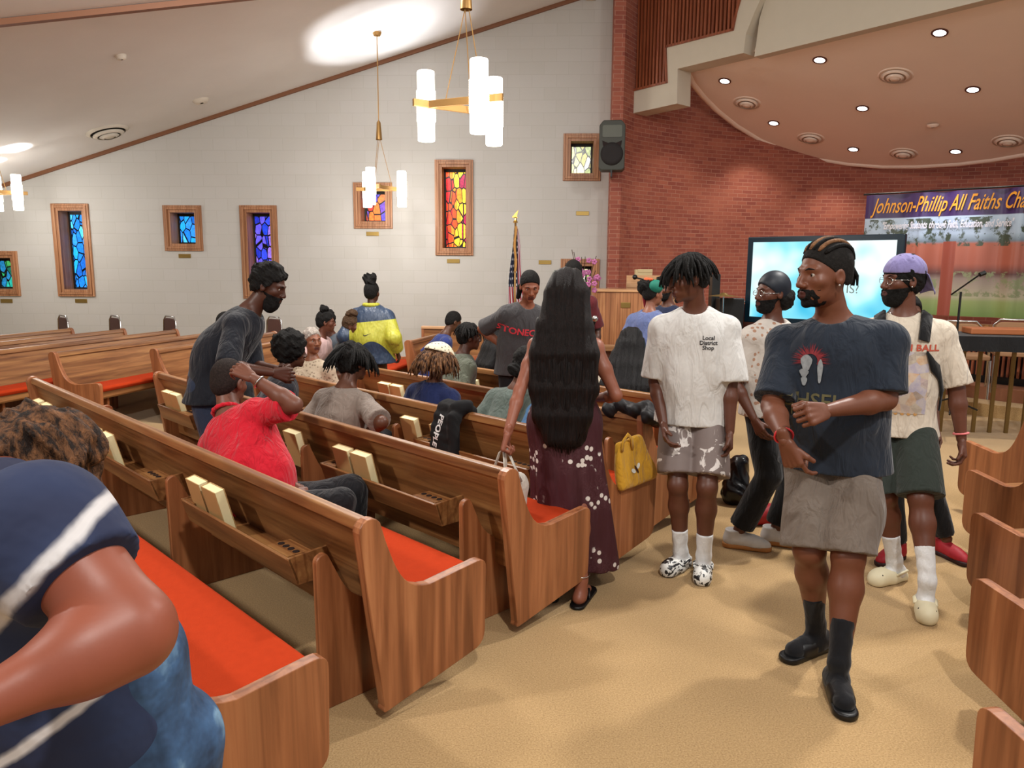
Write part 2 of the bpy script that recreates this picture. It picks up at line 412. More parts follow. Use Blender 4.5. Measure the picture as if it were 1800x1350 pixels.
# ---------------- stage end: brick apse, pier, fascia, soffit
AC = Vector((6.1, 8.6)); AR = 6.0
a0, a1 = math.atan2(13.0 - 8.6, 1.97 - 6.1), rad(-10)
def apse(u, v):
    a = a0 + (a1 - a0) * u; r = AR if u > .06 else AR
    return (AC.x + r * math.cos(a), AC.y + r * math.sin(a), 9 * v)
ap = uvgrid('wall_brick', apse, 60, 2, abs(a0 - a1) * AR, 9.0, M_brick); struct(ap)
for p in ap.data.polygons: p.use_smooth = True
mb = MB(); pier = [(1.62, WY(1.62)), (1.58, 12.62), (1.76, 12.62), (2.0, 12.985)]
mbp = MB(); uvp = []
for (p, q) in zip(pier, pier[1:]): mbp.add([(p[0], p[1], 0), (q[0], q[1], 0), (q[0], q[1], 9), (p[0], p[1], 9)], [(0, 1, 2, 3)])
pr = mbp.build('wall_pier', M_brick); struct(pr); uv = pr.data.uv_layers.new(name='UVMap')
for lp in pr.data.loops:
    c = pr.data.vertices[lp.vertex_index].co; uv.data[lp.index].uv = (c.x * .8 + c.y * .8, c.z)
# fascia plane F across the stage opening
FP = Vector((3.35, 11.4, 0)); FD = azv(138.4); FN = Vector((-FD.y, FD.x, 0)); FN = FN if FN.y < 0 else -FN
def fp(px, py): return onplane(px, py, FP, FN)
def quadface(mb, pts, off=0): 
    n = len(pts); mb.add([p + FN * off for p in pts], [tuple(range(n))])
def extr(pts, back, front=0):
    """closed slab from fascia-plane polygon"""
    n = len(pts); vs = [p + FN * front for p in pts] + [p - FN * back for p in pts]
    return vs, [tuple(range(n)), tuple(range(2 * n - 1, n - 1, -1))] + [(i, n + i, n + (i + 1) % n, (i + 1) % n) for i in range(n)]
outer = [fp(1095, 203), fp(1190, 182), fp(1191, 121), fp(1307, 93), fp(1311, 60), fp(1326, 22), fp(1350, -30), fp(1350, -120), fp(1097, -120)]
grill = [fp(1097, 165), fp(1174, 146), fp(1172, 84), fp(1290, 54), fp(1297, 20), fp(1312, -30), fp(1312, -110), fp(1098, -110)]
# slab with the grille opening = strips between matching rings
mb = MB(); n_ = len(outer)
ring_o = [outer[0], outer[1], outer[2], outer[3], outer[4], outer[5], outer[6], outer[7], outer[8]]
ring_i = [grill[0], grill[1], grill[2], grill[3], grill[4], grill[4], grill[5], grill[6], grill[7]]
for i in range(9):
    j = (i + 1) % 9; mb.add([ring_o[i], ring_o[j], ring_i[j], ring_i[i]], [(0, 1, 2, 3)])
    mb.add([ring_o[i], ring_o[j], ring_o[j] - FN * .35, ring_o[i] - FN * .35], [(0, 1, 2, 3)])
struct(mb.build('trim_5', M_white, bev=0))
M_slat = wood('grille_oak', '7a3a24', '985234', 'a86648', 'z')
gb = MB(); gb.add([p - FN * .16 for p in grill], [tuple(range(len(grill)))])
struct(gb.build('trim_6', M_dark))
# slats: the grille opening is cut by height per slat
gs = empty('trim_10', fp(1130, 100), 0, None, None); gs['kind'] = 'structure'
gx = grill[0]; L0 = (grill[4] - gx).dot(FD)
def ginv(s):
    pts = [((p - gx).dot(FD), p.z) for p in grill[:6]]
    for (s0, z0), (s1, z1) in zip(pts, pts[1:]):
        if s0 <= s <= s1 and s1 - s0 > 1e-3: z = z0 + (z1 - z0) * (s - s0) / (s1 - s0); yield z
ztop = 9.0; ns = 31; q = FD
for i in range(ns):
    s_ = .04 + i * (L0 / ns); zs = list(ginv(s_)); 
    if not zs: continue
    p = gx + FD * s_ - FN * .05; M = Matrix.Translation((p.x, p.y, 0)) @ Matrix(((FD.x, FN.x, 0, 0), (FD.y, FN.y, 0, 0), (0, 0, 1, 0), (0, 0, 0, 1)))
    b_ = MB().box((-L0 / ns * .27, -.03, max(zs) + .01), (L0 / ns * .27, .03, 7.4), M); o = b_.build('slat', M_slat, gs); o.matrix_parent_inverse = Matrix.Translation(gs.location).inverted()
mb = MB()
for p, q_ in zip(grill[:5], grill[1:6]):
    d_ = q_ - p; up = Vector((0, 0, 1)); nn = FN; side = d_.normalized().cross(nn) * .035
    mb.add([p + nn * .02, q_ + nn * .02, q_ + nn * .02 - side, p + nn * .02 - side, p - nn * .1, q_ - nn * .1, q_ - nn * .1 - side, p - nn * .1 - side], [(0, 1, 2, 3), (0, 4, 5, 1), (3, 2, 6, 7), (4, 7, 6, 5)])
o = mb.build('grille_border', M_slat, gs); o.matrix_parent_inverse = Matrix.Translation(gs.location).inverted()
# bulkhead right of the grille
def arcb(u, v):
    base = fp(1310 + 14 * u, 95 - 2 * u)
    return base
blk = [fp(1318, 97), fp(1700, 2), fp(1900, -48), fp(1900, -160), fp(1350, -160), fp(1345, -30), fp(1327, 30)]
vs, fs = extr(blk, .3, -.12); struct(MB().add(vs, fs).build('wall_bulkhead', M_white))
# sloping soffit
ax = azv(48.4)
def SZ(x, y): return 4.72 - .30 * ((x * ax.x + y * ax.y) - 10.68)
sn = Vector((.30 * ax.x, .30 * ax.y, 1)).normalized(); sp = Vector((10.68 * ax.x, 10.68 * ax.y, 4.72))
def sof(px, py): return onplane(px, py, sp, sn)
arcpx = [(1212, 128), (1222, 148), (1240, 170), (1265, 195), (1300, 222), (1340, 246), (1385, 264), (1435, 278), (1490, 287), (1550, 292), (1610, 292), (1680, 288), (1740, 281), (1800, 271), (1860, 258)]
edge = [sof(*p) for p in arcpx]; front = [sof(1930, -50), sof(1700, 1), sof(1311, 94), sof(1195, 121)]
n = len(edge) + len(front); poly = edge + front
vs = list(poly) + [p + sn * .10 for p in poly]; 
mb = MB().add(vs, [tuple(range(n))] + [(i, (i + 1) % n, n + (i + 1) % n, n + i) for i in range(n)] + [tuple(range(2 * n - 1, n - 1, -1))])
struct(mb.build('ceiling_soffit', M_soffit))
mb = MB(); cen = sum(edge, Vector()) / len(edge)
mb.tube([p + (p - cen).normalized() * .05 + Vector((0, 0, .035)) for p in edge], .07, 8)
struct(mb.build('trim_7', M_soffit, smooth=True))
def on_soffit(name, px, py, mats, builder, lab, cat, grp):
    p = sof(px, py); q = sn.to_track_quat('Z', 'Y').to_matrix().to_4x4(); e = empty(name, p, 0, lab, cat, grp)
    e.rotation_euler = q.to_euler(); builder(e); return e
def downlight(e):
    MB().lathe([(.075, -.012), (.10, -.012), (.10, .0), (.075, .0)], 20).build('trim_ring', plain('lamp_trim', '5a3226', .5), e)
    MB().lathe([(.076, -.008), (.001, -.008)], 20).build('lens', M_lampdisc, e)
def diffuser(e):
    mb = MB()
    for r0, z0 in ((.30, 0), (.22, -.03), (.14, -.055)): mb.lathe([(r0 - .045, z0 - .012), (r0, z0 + .01), (r0 - .01, z0 + .02), (r0 - .05, z0 - .005)], 24)
    mb.lathe([(.001, -.075), (.07, -.068), (.09, -.05)], 20).build('ring', M_soffit, e, smooth=True)
    MB().lathe([(.25, .004), (.001, .003)], 24).build('duct', plain('duct_dark', '7a5646', .9), e)
LBL = {(1274, 142): 'leftmost round downlight in the curved stage soffit', (1441, 105): 'round downlight second from left along the soffit front edge', (1652, 57): 'largest round downlight near the top right of the soffit',
       (1516, 190): 'round downlight in the middle of the stage soffit', (1710, 157): 'round downlight right of the middle of the stage soffit', (1360, 216): 'round downlight near the left curved edge of the soffit',
       (1500, 262): 'round downlight above the television near the soffit edge', (1680, 266): 'round downlight above the purple banner near the soffit edge'}
for (px, py), l_ in LBL.items():
    on_soffit('recessed_downlight', px, py, None, downlight, l_, 'light', 'recessed downlights in the stage soffit')
    p = sof(px, py) - Vector((0, 0, .06)); lamp('SPOT', 'downlight_beam', p, 85, (1, .9, .78), .06, target=p - Vector((0, 0, 3)), spot_size=rad(110), spot_blend=.7)
for (px, py), l_ in {(1313, 181): 'round ceiling air diffuser by the leftmost soffit downlight', (1574, 133): 'largest round air diffuser in the middle of the soffit', (1425, 243): 'round air diffuser above the left part of the television',
                     (1588, 270): 'round air diffuser above the right end of the television', (1772, 248): 'round air diffuser at the right edge above the banner'}.items():
    on_soffit('air_diffuser', px, py, None, diffuser, l_, 'vent', 'round air diffusers in the stage soffit').scale = (.85, .85, .85)
p = sof(1640, 219); tag(MB().lathe([(.09, 0), (.08, -.03), (.03, -.05)][::-1], 20).build('smoke_detector', M_soffit, loc=p, smooth=True), 'small round detector on the stage soffit', 'detector')
# diffusers and detectors of the white ceiling
cn = Vector((-.30, 0, 1)).normalized()
def onceil(px, py): return onplane(px, py, (0, 0, 5.75), cn)
M_vent = plain('vent_white', 'cfc8bb', .6)
e = empty('air_diffuser', onceil(189, 231), 0, 'round white air diffuser with dust marks in the sloped ceiling', 'vent'); e.rotation_euler = cn.to_track_quat('Z', 'Y').to_euler()
mb = MB()
for r0, z0 in ((.33, 0), (.24, -.05), (.15, -.08)): mb.lathe([(r0 - .06, z0 - .03), (r0, z0 + .0), (r0 - .01, z0 + .012), (r0 - .07, z0 - .015)], 28)
mb.lathe([(.001, -.11), (.06, -.105), (.10, -.085)], 20).build('ring', M_vent, e, smooth=True); MB().lathe([(.27, -.002), (.001, -.004)], 24).build('duct', plain('duct_dark2', '2c2620', .9), e)
for px, py, r_, l_ in ((212, 98, .07, 'small sprinkler head with rusty spot on the sloped ceiling'), (353, 176, .13, 'small flat round detector on the sloped ceiling by the wall')):
    o = MB().lathe([(.2 * r_, -.05), (r_ * .8, -.04), (r_, 0)], 16).build('ceiling_detector', M_vent, loc=onceil(px, py), smooth=True); o.rotation_euler = cn.to_track_quat('Z', 'Y').to_euler(); tag(o, l_, 'detector')

# ================================================================== PEWS
def panel_profile():
    pts = [(.075, .04), (.0, .74)]
    r = .045
    top = [(.045 - .048 * math.cos(a), .765 + .045 * math.sin(a)) for a in [rad(x) for x in range(0, 151, 25)]]
    cur = []
    P0, P1, P2, P3 = Vector((.09, .765)), Vector((.15, .60)), Vector((.17, .50)), Vector((.31, .487))
    for k in range(1, 11):
        t_ = k / 10; cur.append(tuple(P0 * (1 - t_) ** 3 + P1 * 3 * t_ * (1 - t_) ** 2 + P2 * 3 * t_ ** 2 * (1 - t_) + P3 * t_ ** 3))
    fr = rrect([(.31, .487), (.605, .515), (.595, .14), (.075, .04)], [0, .05, .06, .03])[1:]
    return top + cur + fr
PROF = panel_profile()
def make_pew(L, racks=True, cushion=True):
    """local: right end at x=0, spans to x=-L; y faces forward"""
    e = empty('church_pew', (0, 0, 0)); T = .045
    for x in (0, -L + T):
        MB().prism(PROF, x - T, x).build('end_panel', M_oak_z, e, bev=.006)
    bk = [(.055, .79), (.075, .795), (.20, .40), (.20, .25), (.18, .25), (.175, .39)]
    MB().prism([(.04, .76), (.072, .76), (.19, .40), (.19, .27), (.165, .27), (.16, .39)], -L + T, -T).build('backrest', M_oak_x, e, bev=.003)
    MB().prism(rrect([(.022, .755), (.025, .80), (.075, .80), (.088, .755)], [.005, .012, .02, .005]), -L + T, -T).build('top_rail', M_oak_x, e, bev=.003)
    MB().prism([(.16, .37), (.19, .40), (.57, .42), (.58, .36), (.56, .34)], -L + T, -T).build('seat', M_oak_x, e, bev=.004)
    if cushion: MB().prism(rrect([(.20, .405), (.20, .45), (.585, .47), (.60, .445), (.585, .415)], [.005, .02, .02, .01, .01]), -L + T + .005, -T - .005).build('seat_cushion', M_orange, e, smooth=False, bev=.008)
    x = -.23; sups = []
    while x > -L + .3: sups.append(x); x -= 1.46
    for x in sups:
        s_ = rrect([(-.04, .0), (-.045, .615), (.0, .635), (.11, .40), (.47, .36), (.46, .0)], [.005, .022, .022, .12, .03, .02])
        MB().prism(s_, x - .03, x).build('support_board', M_oak_z, e, bev=.004)
    e['len'] = L
    if racks:
        bounds = sups + [-L + .05]
        for a_, b_ in zip(sups, bounds[1:]):
            if a_ - b_ < .9: continue
            x1 = a_ - .16; x0 = max(b_ + .22, x1 - 1.05)
            prof = [(-.045, .50), (-.055, .60), (-.045, .60), (-.033, .51), (.11, .51), (.14, .45), (.02, .45)]
            r = MB().prism([(-.075, .575), (-.064, .58), (-.028, .475), (.145, .475), (.150, .462), (-.038, .462)], x0, x1)
            r.prism([(-.075, .58), (-.04, .47), (.145, .47), (.10, .59)], x0, x0 + .014).prism([(-.075, .58), (-.04, .47), (.145, .47), (.10, .59)], x1 - .014, x1)
            rk = r.build('book_rack', M_oak_x, e, bev=.002)
            for xc in (x1 - .11, x0 + .07) if x1 - x0 > .8 else (x1 - .11,):
                mb = MB(); w_ = .085 if xc > x0 + .1 else .05
                mb.box((xc - w_, -.062, .572), (xc + w_, .04, .580))
                ch = mb.build('cup_holder', M_oak_x, rk)
                mb = MB()
                for q in ((-.06, -.02, .02, .06) if w_ > .06 else (-.02, .02)): mb.lathe([(.001, .5825), (.014, .5825), (.014, .58)][::-1], 12, center=(xc + q, -.012, 0))
                mb.build('cup_hole', M_dark, ch)
    return e
def place_pew(e, tail, az, label):
    e.location = (tail[0], tail[1], 0); e.rotation_euler = (0, 0, -rad(az)); e['label'] = label; e['category'] = 'pew'; e['group'] = 'church pews'; return e
MZ = 45.3
mid = [  # right end point (x,y), length, label
    ((-.99, 1.735), 4.4, 'pew in the lower left corner, behind the blue tie-dye shirt, with long orange seat'),
    ((-.53, 2.52), 4.72, 'long oak pew in the foreground with three book racks, second from the camera'),
    ((-.03, 3.20), 4.22, 'oak pew behind the man in the red polo, white tote handles at its end'),
    ((.42, 3.83), 3.9, 'oak pew with the black hoodie over its back and yellow bag at its end'),
    ((.80, 4.50), 3.2, 'oak pew behind the woman with the patterned headscarf'),
    ((1.20, 5.06), 2.8, 'frontmost oak pew of the middle block, below the long black braids')]
PEW = {}
g45 = azv(MZ); e45 = azv(MZ - 90)
for i, (t_, L, lab) in enumerate(mid):
    PEW['m%d' % i] = place_pew(make_pew(L), t_, MZ, lab)
# left block, faces az 105, end nearest the camera at the aisle
lefts = [((-7.25, 6.5), 4.1, 'pew at the far left edge, third behind the empty pew with the orange seat'), ((-6.40, 6.85), 3.7, 'pew at the left edge, second behind the empty pew with the orange seat'),
         ((-5.55, 7.2), 3.3, 'left-edge pew with orange seat, directly behind the empty pew'), ((-4.70, 7.55), 2.85, 'empty oak pew with bright orange seat and curved end, left of the leaning man'),
         ((-3.85, 7.92), 2.3, 'oak pew with the person in the white shirt on it'), ((-3.0, 8.3), 1.9, 'oak pew hidden mostly behind the leaning man in navy'),
         ((-2.15, 8.65), 1.5, 'oak pew under the three women talking by the white wall'), ((-1.30, 9.0), 1.2, 'front oak pew end right of the blue and yellow jacket')]
for (t_, L, lab) in lefts:
    place_pew(make_pew(L, racks=False), t_, 105, lab)
# right block
RZ = -9.0; fr_v = azv(RZ); rx = azv(RZ + 90)
for k, ((fx, fy), lab) in enumerate((((1.30, 1.92), 'nearest pew end at the lower right corner'), ((1.81, 2.79), 'second pew end from the camera at the right edge'),
                                     ((2.29, 3.59), 'third pew end from the camera at the right edge'), ((2.74, 4.39), 'dark pew end behind the third one at the right edge'), ((3.17, 5.17), 'farthest pew end at the right, with its curved back in view, by the brass railing'))):
    tail = Vector((fx, fy, 0)) - fr_v * .60; L = 2.6; right = tail + rx * L
    place_pew(make_pew(L, racks=False, cushion=False), right, RZ, lab)
# ================================================================== CHANDELIERS
def chandelier(px, Y, py_mid, top_fn, rot, lab, watt):
    c = at(px, py_mid, Y); e = empty('chandelier', c, rot, lab, 'chandelier', 'gold chandeliers with white glass cylinders')
    ztop = top_fn - c.z
    MB().tube([(0, 0, .98), (0, 0, ztop)], .008).build('rod', M_gold, e)
    MB().lathe([(.05, ztop - .05), (.07, ztop - .01), (.07, ztop)], 16).build('canopy', M_gold, e)
    MB().lathe([(.048, .72), (.03, .97), (.012, 1.0)], 20).build('cone', M_gold, e, smooth=True)
    R_ = .30
    for k in range(3):
        a = 2 * math.pi * k / 3; dirv = Vector((math.cos(a), math.sin(a), 0)); tg = Vector((-dirv.y, dirv.x, 0))
        M = Matrix.Translation(dirv * .15) @ Matrix(((tg.x, dirv.x, 0, 0), (tg.y, dirv.y, 0, 0), (0, 0, 1, 0), (0, 0, 0, 1)))
        MB().box((-.27, -.013, -.028), (.40, .013, .028), M).build('bar', M_gold, e, bev=.003)
        p = dirv * .235 + tg * .24
        MB().tube([dirv * .15 + tg * .12, (dirv * .02).to_tuple()[:2] + (.73,)], .004, 6).build('hanger', M_gold, e)
        s = empty('shade', p); s.parent = e
        MB().lathe([(.066, -.27), (.07, -.262), (.07, -.12)], 28).build('lower_glass', M_shade, s, smooth=True)
        MB().lathe([(.07, .11), (.07, .262), (.066, .27)], 28).build('upper_glass', M_shade, s, smooth=True)
        pr = []; z = -.12
        while z < .11: pr += [(.074, z), (.079, z + .0065), (.074, z + .013)]; z += .0135
        MB().lathe(pr, 40).build('ribbed_glass', M_shade2, s, smooth=False)
        wp = c + Matrix.Rotation(rot, 3, 'Z') @ p
        lamp('POINT', 'bulb', wp + Vector((0, 0, -.36)), watt, (1, .95, .88), .09)
        u = wp + Vector((0, 0, .30)); lamp('SPOT', 'uplight', u, watt * 7.0, (.95, .97, 1.0), .05, target=u + Vector((0, 0, 2)), spot_size=rad(62), spot_blend=.55)
    return e
cA = at(820, 185, 6.3); chandelier(820, 6.3, 185, ceilz(cA.x), rad(4.4), 'large near chandelier with three glowing white glass cylinders', 22)
cB = at(668, 331, 11.9); chandelier(668, 11.9, 331, ceilz(cB.x), rad(-29.6), 'smaller far chandelier hanging before the white wall', 22)
cC = at(-8, 338, 12.0); chandelier(-8, 12.0, 338, ceilz(cC.x), rad(75), 'chandelier cut by the left edge of the photo', 22)
# ================================================================== FIGURES: signed distance shapes meshed with surface nets
def nets(vals, org, h):
    S = vals < 0
    A = [S[i:S.shape[0] - 1 + i, j:S.shape[1] - 1 + j, k:S.shape[2] - 1 + k] for i in (0, 1) for j in (0, 1) for k in (0, 1)]
    cnt = sum(a.astype(np.int8) for a in A); mixed = (cnt > 0) & (cnt < 8)
    idx = np.argwhere(mixed)
    if len(idx) == 0: return [], []
    ids = -np.ones(mixed.shape, dtype=np.int64); ids[mixed] = np.arange(len(idx))
    c = {}
    for i in (0, 1):
        for j in (0, 1):
            for k in (0, 1): c[(i, j, k)] = vals[idx[:, 0] + i, idx[:, 1] + j, idx[:, 2] + k]
    acc = np.zeros((len(idx), 3)); n = np.zeros(len(idx))
    corners = list(c.keys())
    for a in corners:
        for ax in range(3):
            if a[ax] == 1: continue
            b = list(a); b[ax] = 1; b = tuple(b)
            va, vb = c[a], c[b]; m = (va < 0) != (vb < 0)
            t = np.where(m, va / np.where(m, va - vb, 1), 0)
            p = np.zeros((len(idx), 3)); p[:] = a; p[:, ax] += t
            acc[m] += p[m]; n[m] += 1
    pos = (idx + acc / n[:, None]) * h + np.array(org)
    quads = []
    for ax in range(3):
        sl0 = [slice(None)] * 3; sl1 = [slice(None)] * 3; sl0[ax] = slice(0, -1); sl1[ax] = slice(1, None)
        a, b = S[tuple(sl0)], S[tuple(sl1)]; e = np.argwhere(a != b)
        o1, o2 = [(1, 2), (2, 0), (0, 1)][ax]
        ok = (e[:, o1] > 0) & (e[:, o2] > 0) & (e[:, o1] < S.shape[o1] - 1) & (e[:, o2] < S.shape[o2] - 1); e = e[ok]
        if len(e) == 0: continue
        ins = S[e[:, 0], e[:, 1], e[:, 2]]
        def g(d1, d2):
            q = e.copy(); q[:, o1] -= d1; q[:, o2] -= d2; return ids[q[:, 0], q[:, 1], q[:, 2]]
        q = np.stack([g(1, 1), g(0, 1), g(0, 0), g(1, 0)], 1)
        q[~ins] = q[~ins][:, ::-1]; quads.append(q)
    q = np.concatenate(quads) if quads else np.zeros((0, 4), int)
    q = q[(q >= 0).all(1)]
    return pos, q
def npv(v): return np.array((v[0], v[1], v[2]), dtype=float)
class Sdf:
    """ops evaluated in order; each only inside its own bounds"""
    def __init__(s): s.ops = []
    def cap(s, a, b, ra, rb=None, k=.03, flat=None, fn=None, op='u', cuts=(), grp=None):
        rb = ra if rb is None else rb; a = npv(a); b = npv(b); r = max(ra, rb) + .005
        lo = np.minimum(a, b) - r - k; hi = np.maximum(a, b) + r + k
        ba = b - a; L2 = max(1e-9, ba @ ba); fnn = npv(fn) if fn is not None else None
        def f(P):
            q = P - a
            if fnn is not None: q = q + (q @ fnn)[..., None] * fnn * (1 / flat - 1)
            bb = ba if fnn is None else ba + (ba @ fnn) * fnn * (1 / flat - 1)
            t = np.clip(q @ bb / max(1e-9, bb @ bb), 0, 1)
            d = np.linalg.norm(q - t[..., None] * bb, axis=-1) - (ra + (rb - ra) * t)
            for c0, n0 in cuts: d = np.maximum(d, (P - npv(c0)) @ npv(n0))
            return d
        s.ops.append((op, k, lo, hi, f)); return s
    def ell(s, c, r, R=None, k=.03, op='u', cuts=()):
        c = npv(c); r = np.array(r, float); R = np.eye(3) if R is None else R   # R columns are axes
        m = r.max() + k + .005; ext = np.sqrt(((R * r) ** 2).sum(1)) + k + .01
        def f(P):
            q = ((P - c) @ R) / r; k0 = np.linalg.norm(q, axis=-1); k1 = np.linalg.norm(q / r, axis=-1) + 1e-9
            d = k0 * (k0 - 1) / k1
            for c0, n0 in cuts: d = np.maximum(d, (P - npv(c0)) @ npv(n0))
            return d
        s.ops.append((op, k, c - ext, c + ext, f)); return s
    def cut(s, p, n, lo=None, hi=None):
        p = npv(p); n = npv(n)
        s.ops.append(('i', 0, lo, hi, lambda P: (P - p) @ n)); return s
    def disp(s, fn): s.ops.append(('d', 0, None, None, fn)); return s
    def mesh(s, h):
        B = [(o[2], o[3]) for o in s.ops if o[0] == 'u']
        lo = np.min([b[0] for b in B], 0) - .01; hi = np.max([b[1] for b in B], 0) + .01
        n = np.ceil((hi - lo) / h).astype(int) + 2
        ax = [lo[i] + h * np.arange(n[i]) for i in range(3)]
        P = np.stack(np.meshgrid(*ax, indexing='ij'), -1)
        D = np.full(P.shape[:3], .09)
        for op, k, l, u, f in s.ops:
            if l is None: sl = (slice(None),) * 3
            else:
                i0 = np.clip(np.floor((l - lo) / h).astype(int), 0, n - 1); i1 = np.clip(np.ceil((u - lo) / h).astype(int) + 1, 0, n)
                if (i1 <= i0).any(): continue
                sl = tuple(slice(i0[i], i1[i]) for i in range(3))
            if op == 'd':
                near = np.abs(D) < .04; D[near] += f(P[near]); continue
            d = f(P[sl]); D0 = D[sl]
            if op == 'u':
                if k > 0: hh = np.maximum(k - np.abs(D0 - d), 0) / k; D[sl] = np.minimum(D0, d) - hh * hh * k * .25
                else: D[sl] = np.minimum(D0, d)
            elif op == 's':
                d = -d
                if k > 0: hh = np.maximum(k - np.abs(D0 - d), 0) / k; D[sl] = np.maximum(D0, d) + hh * hh * k * .25
                else: D[sl] = np.maximum(D0, d)
            elif op == 'i': D[sl] = np.maximum(D0, d)
        D[0] = D[-1] = .09; D[:, 0] = D[:, -1] = .09; D[:, :, 0] = D[:, :, -1] = .09
        return nets(D, lo, h)
def wrink(amp, f=18, seed=0, ax=None):
    def fn(P):
        x, y, z = P[..., 0], P[..., 1], P[..., 2]
        a = np.sin(f * (x + .6 * z) + 2.1 * np.sin(f * .35 * y + seed) + seed)
        b = np.sin(f * .7 * (z - .5 * x + .4 * y) + 1.7 * np.sin(f * .4 * x + 2 * seed) + 2.3 * seed)
        return 1.35 * amp * (a * .5 + b * .7) * (.6 + .4 * np.sin(f * .23 * (x + z) + seed))
    return fn
def lumps(amp, f=60, seed=0):
    def fn(P):
        x, y, z = P[..., 0], P[..., 1], P[..., 2]
        return amp * (np.sin(f * x + 2 * np.sin(f * .7 * y + seed)) * np.sin(f * y + seed) + np.sin(f * z * 1.1 + 1.5 * np.sin(f * .8 * x)) * .8 + .6 * np.sin(f * 2.3 * (x + z) + 2 * np.sin(f * 1.9 * y)))
    return fn
def mk(name, parts, mats, root, smooth=True, mi=None):
    """parts: list of (verts, quads, matindex) in world coordinates -> one mesh parented to root"""
    V = []; Fc = []; M_ = []; k = 0; o = npv(root.location) if root else np.zeros(3)
    for p in parts:
        v, f, m = p
        if len(v) == 0: continue
        V.append(np.asarray(v) - o); Fc += (np.asarray(f) + k).tolist() if isinstance(f, np.ndarray) else [tuple(i + k for i in q) for q in f]
        M_ += (m.tolist() if isinstance(m, np.ndarray) else [m] * len(f)); k += len(v)
    V = np.concatenate(V); me = bpy.data.meshes.new(name); me.from_pydata(V.tolist(), [], Fc)
    for m in (mats if isinstance(mats, (list, tuple)) else [mats]): me.materials.append(m)
    me.polygons.foreach_set('material_index', M_); me.polygons.foreach_set('use_smooth', [smooth] * len(me.polygons)); me.update()
    ob = bpy.data.objects.new(name, me); COL.objects.link(ob)
    if root: ob.parent = root
    return ob
def sd(name, sdf, h, mat, root): v, q = sdf.mesh(h); return mk(name, [(v, q, 0)], mat, root)
def ik(a, t, l1, l2, hint):
    a = Vector(a); t = Vector(t); d = t - a; L = d.length
    if L > (l1 + l2) * .999: t = a + d * ((l1 + l2) * .999 / L); d = t - a; L = d.length
    u = d / L; x = (l1 * l1 - l2 * l2 + L * L) / (2 * L); y = math.sqrt(max(0, l1 * l1 - x * x))
    h = Vector(hint); h = (h - u * h.dot(u)); h = h.normalized() if h.length > 1e-5 else u.orthogonal().normalized()
    return a + u * x + h * y, t
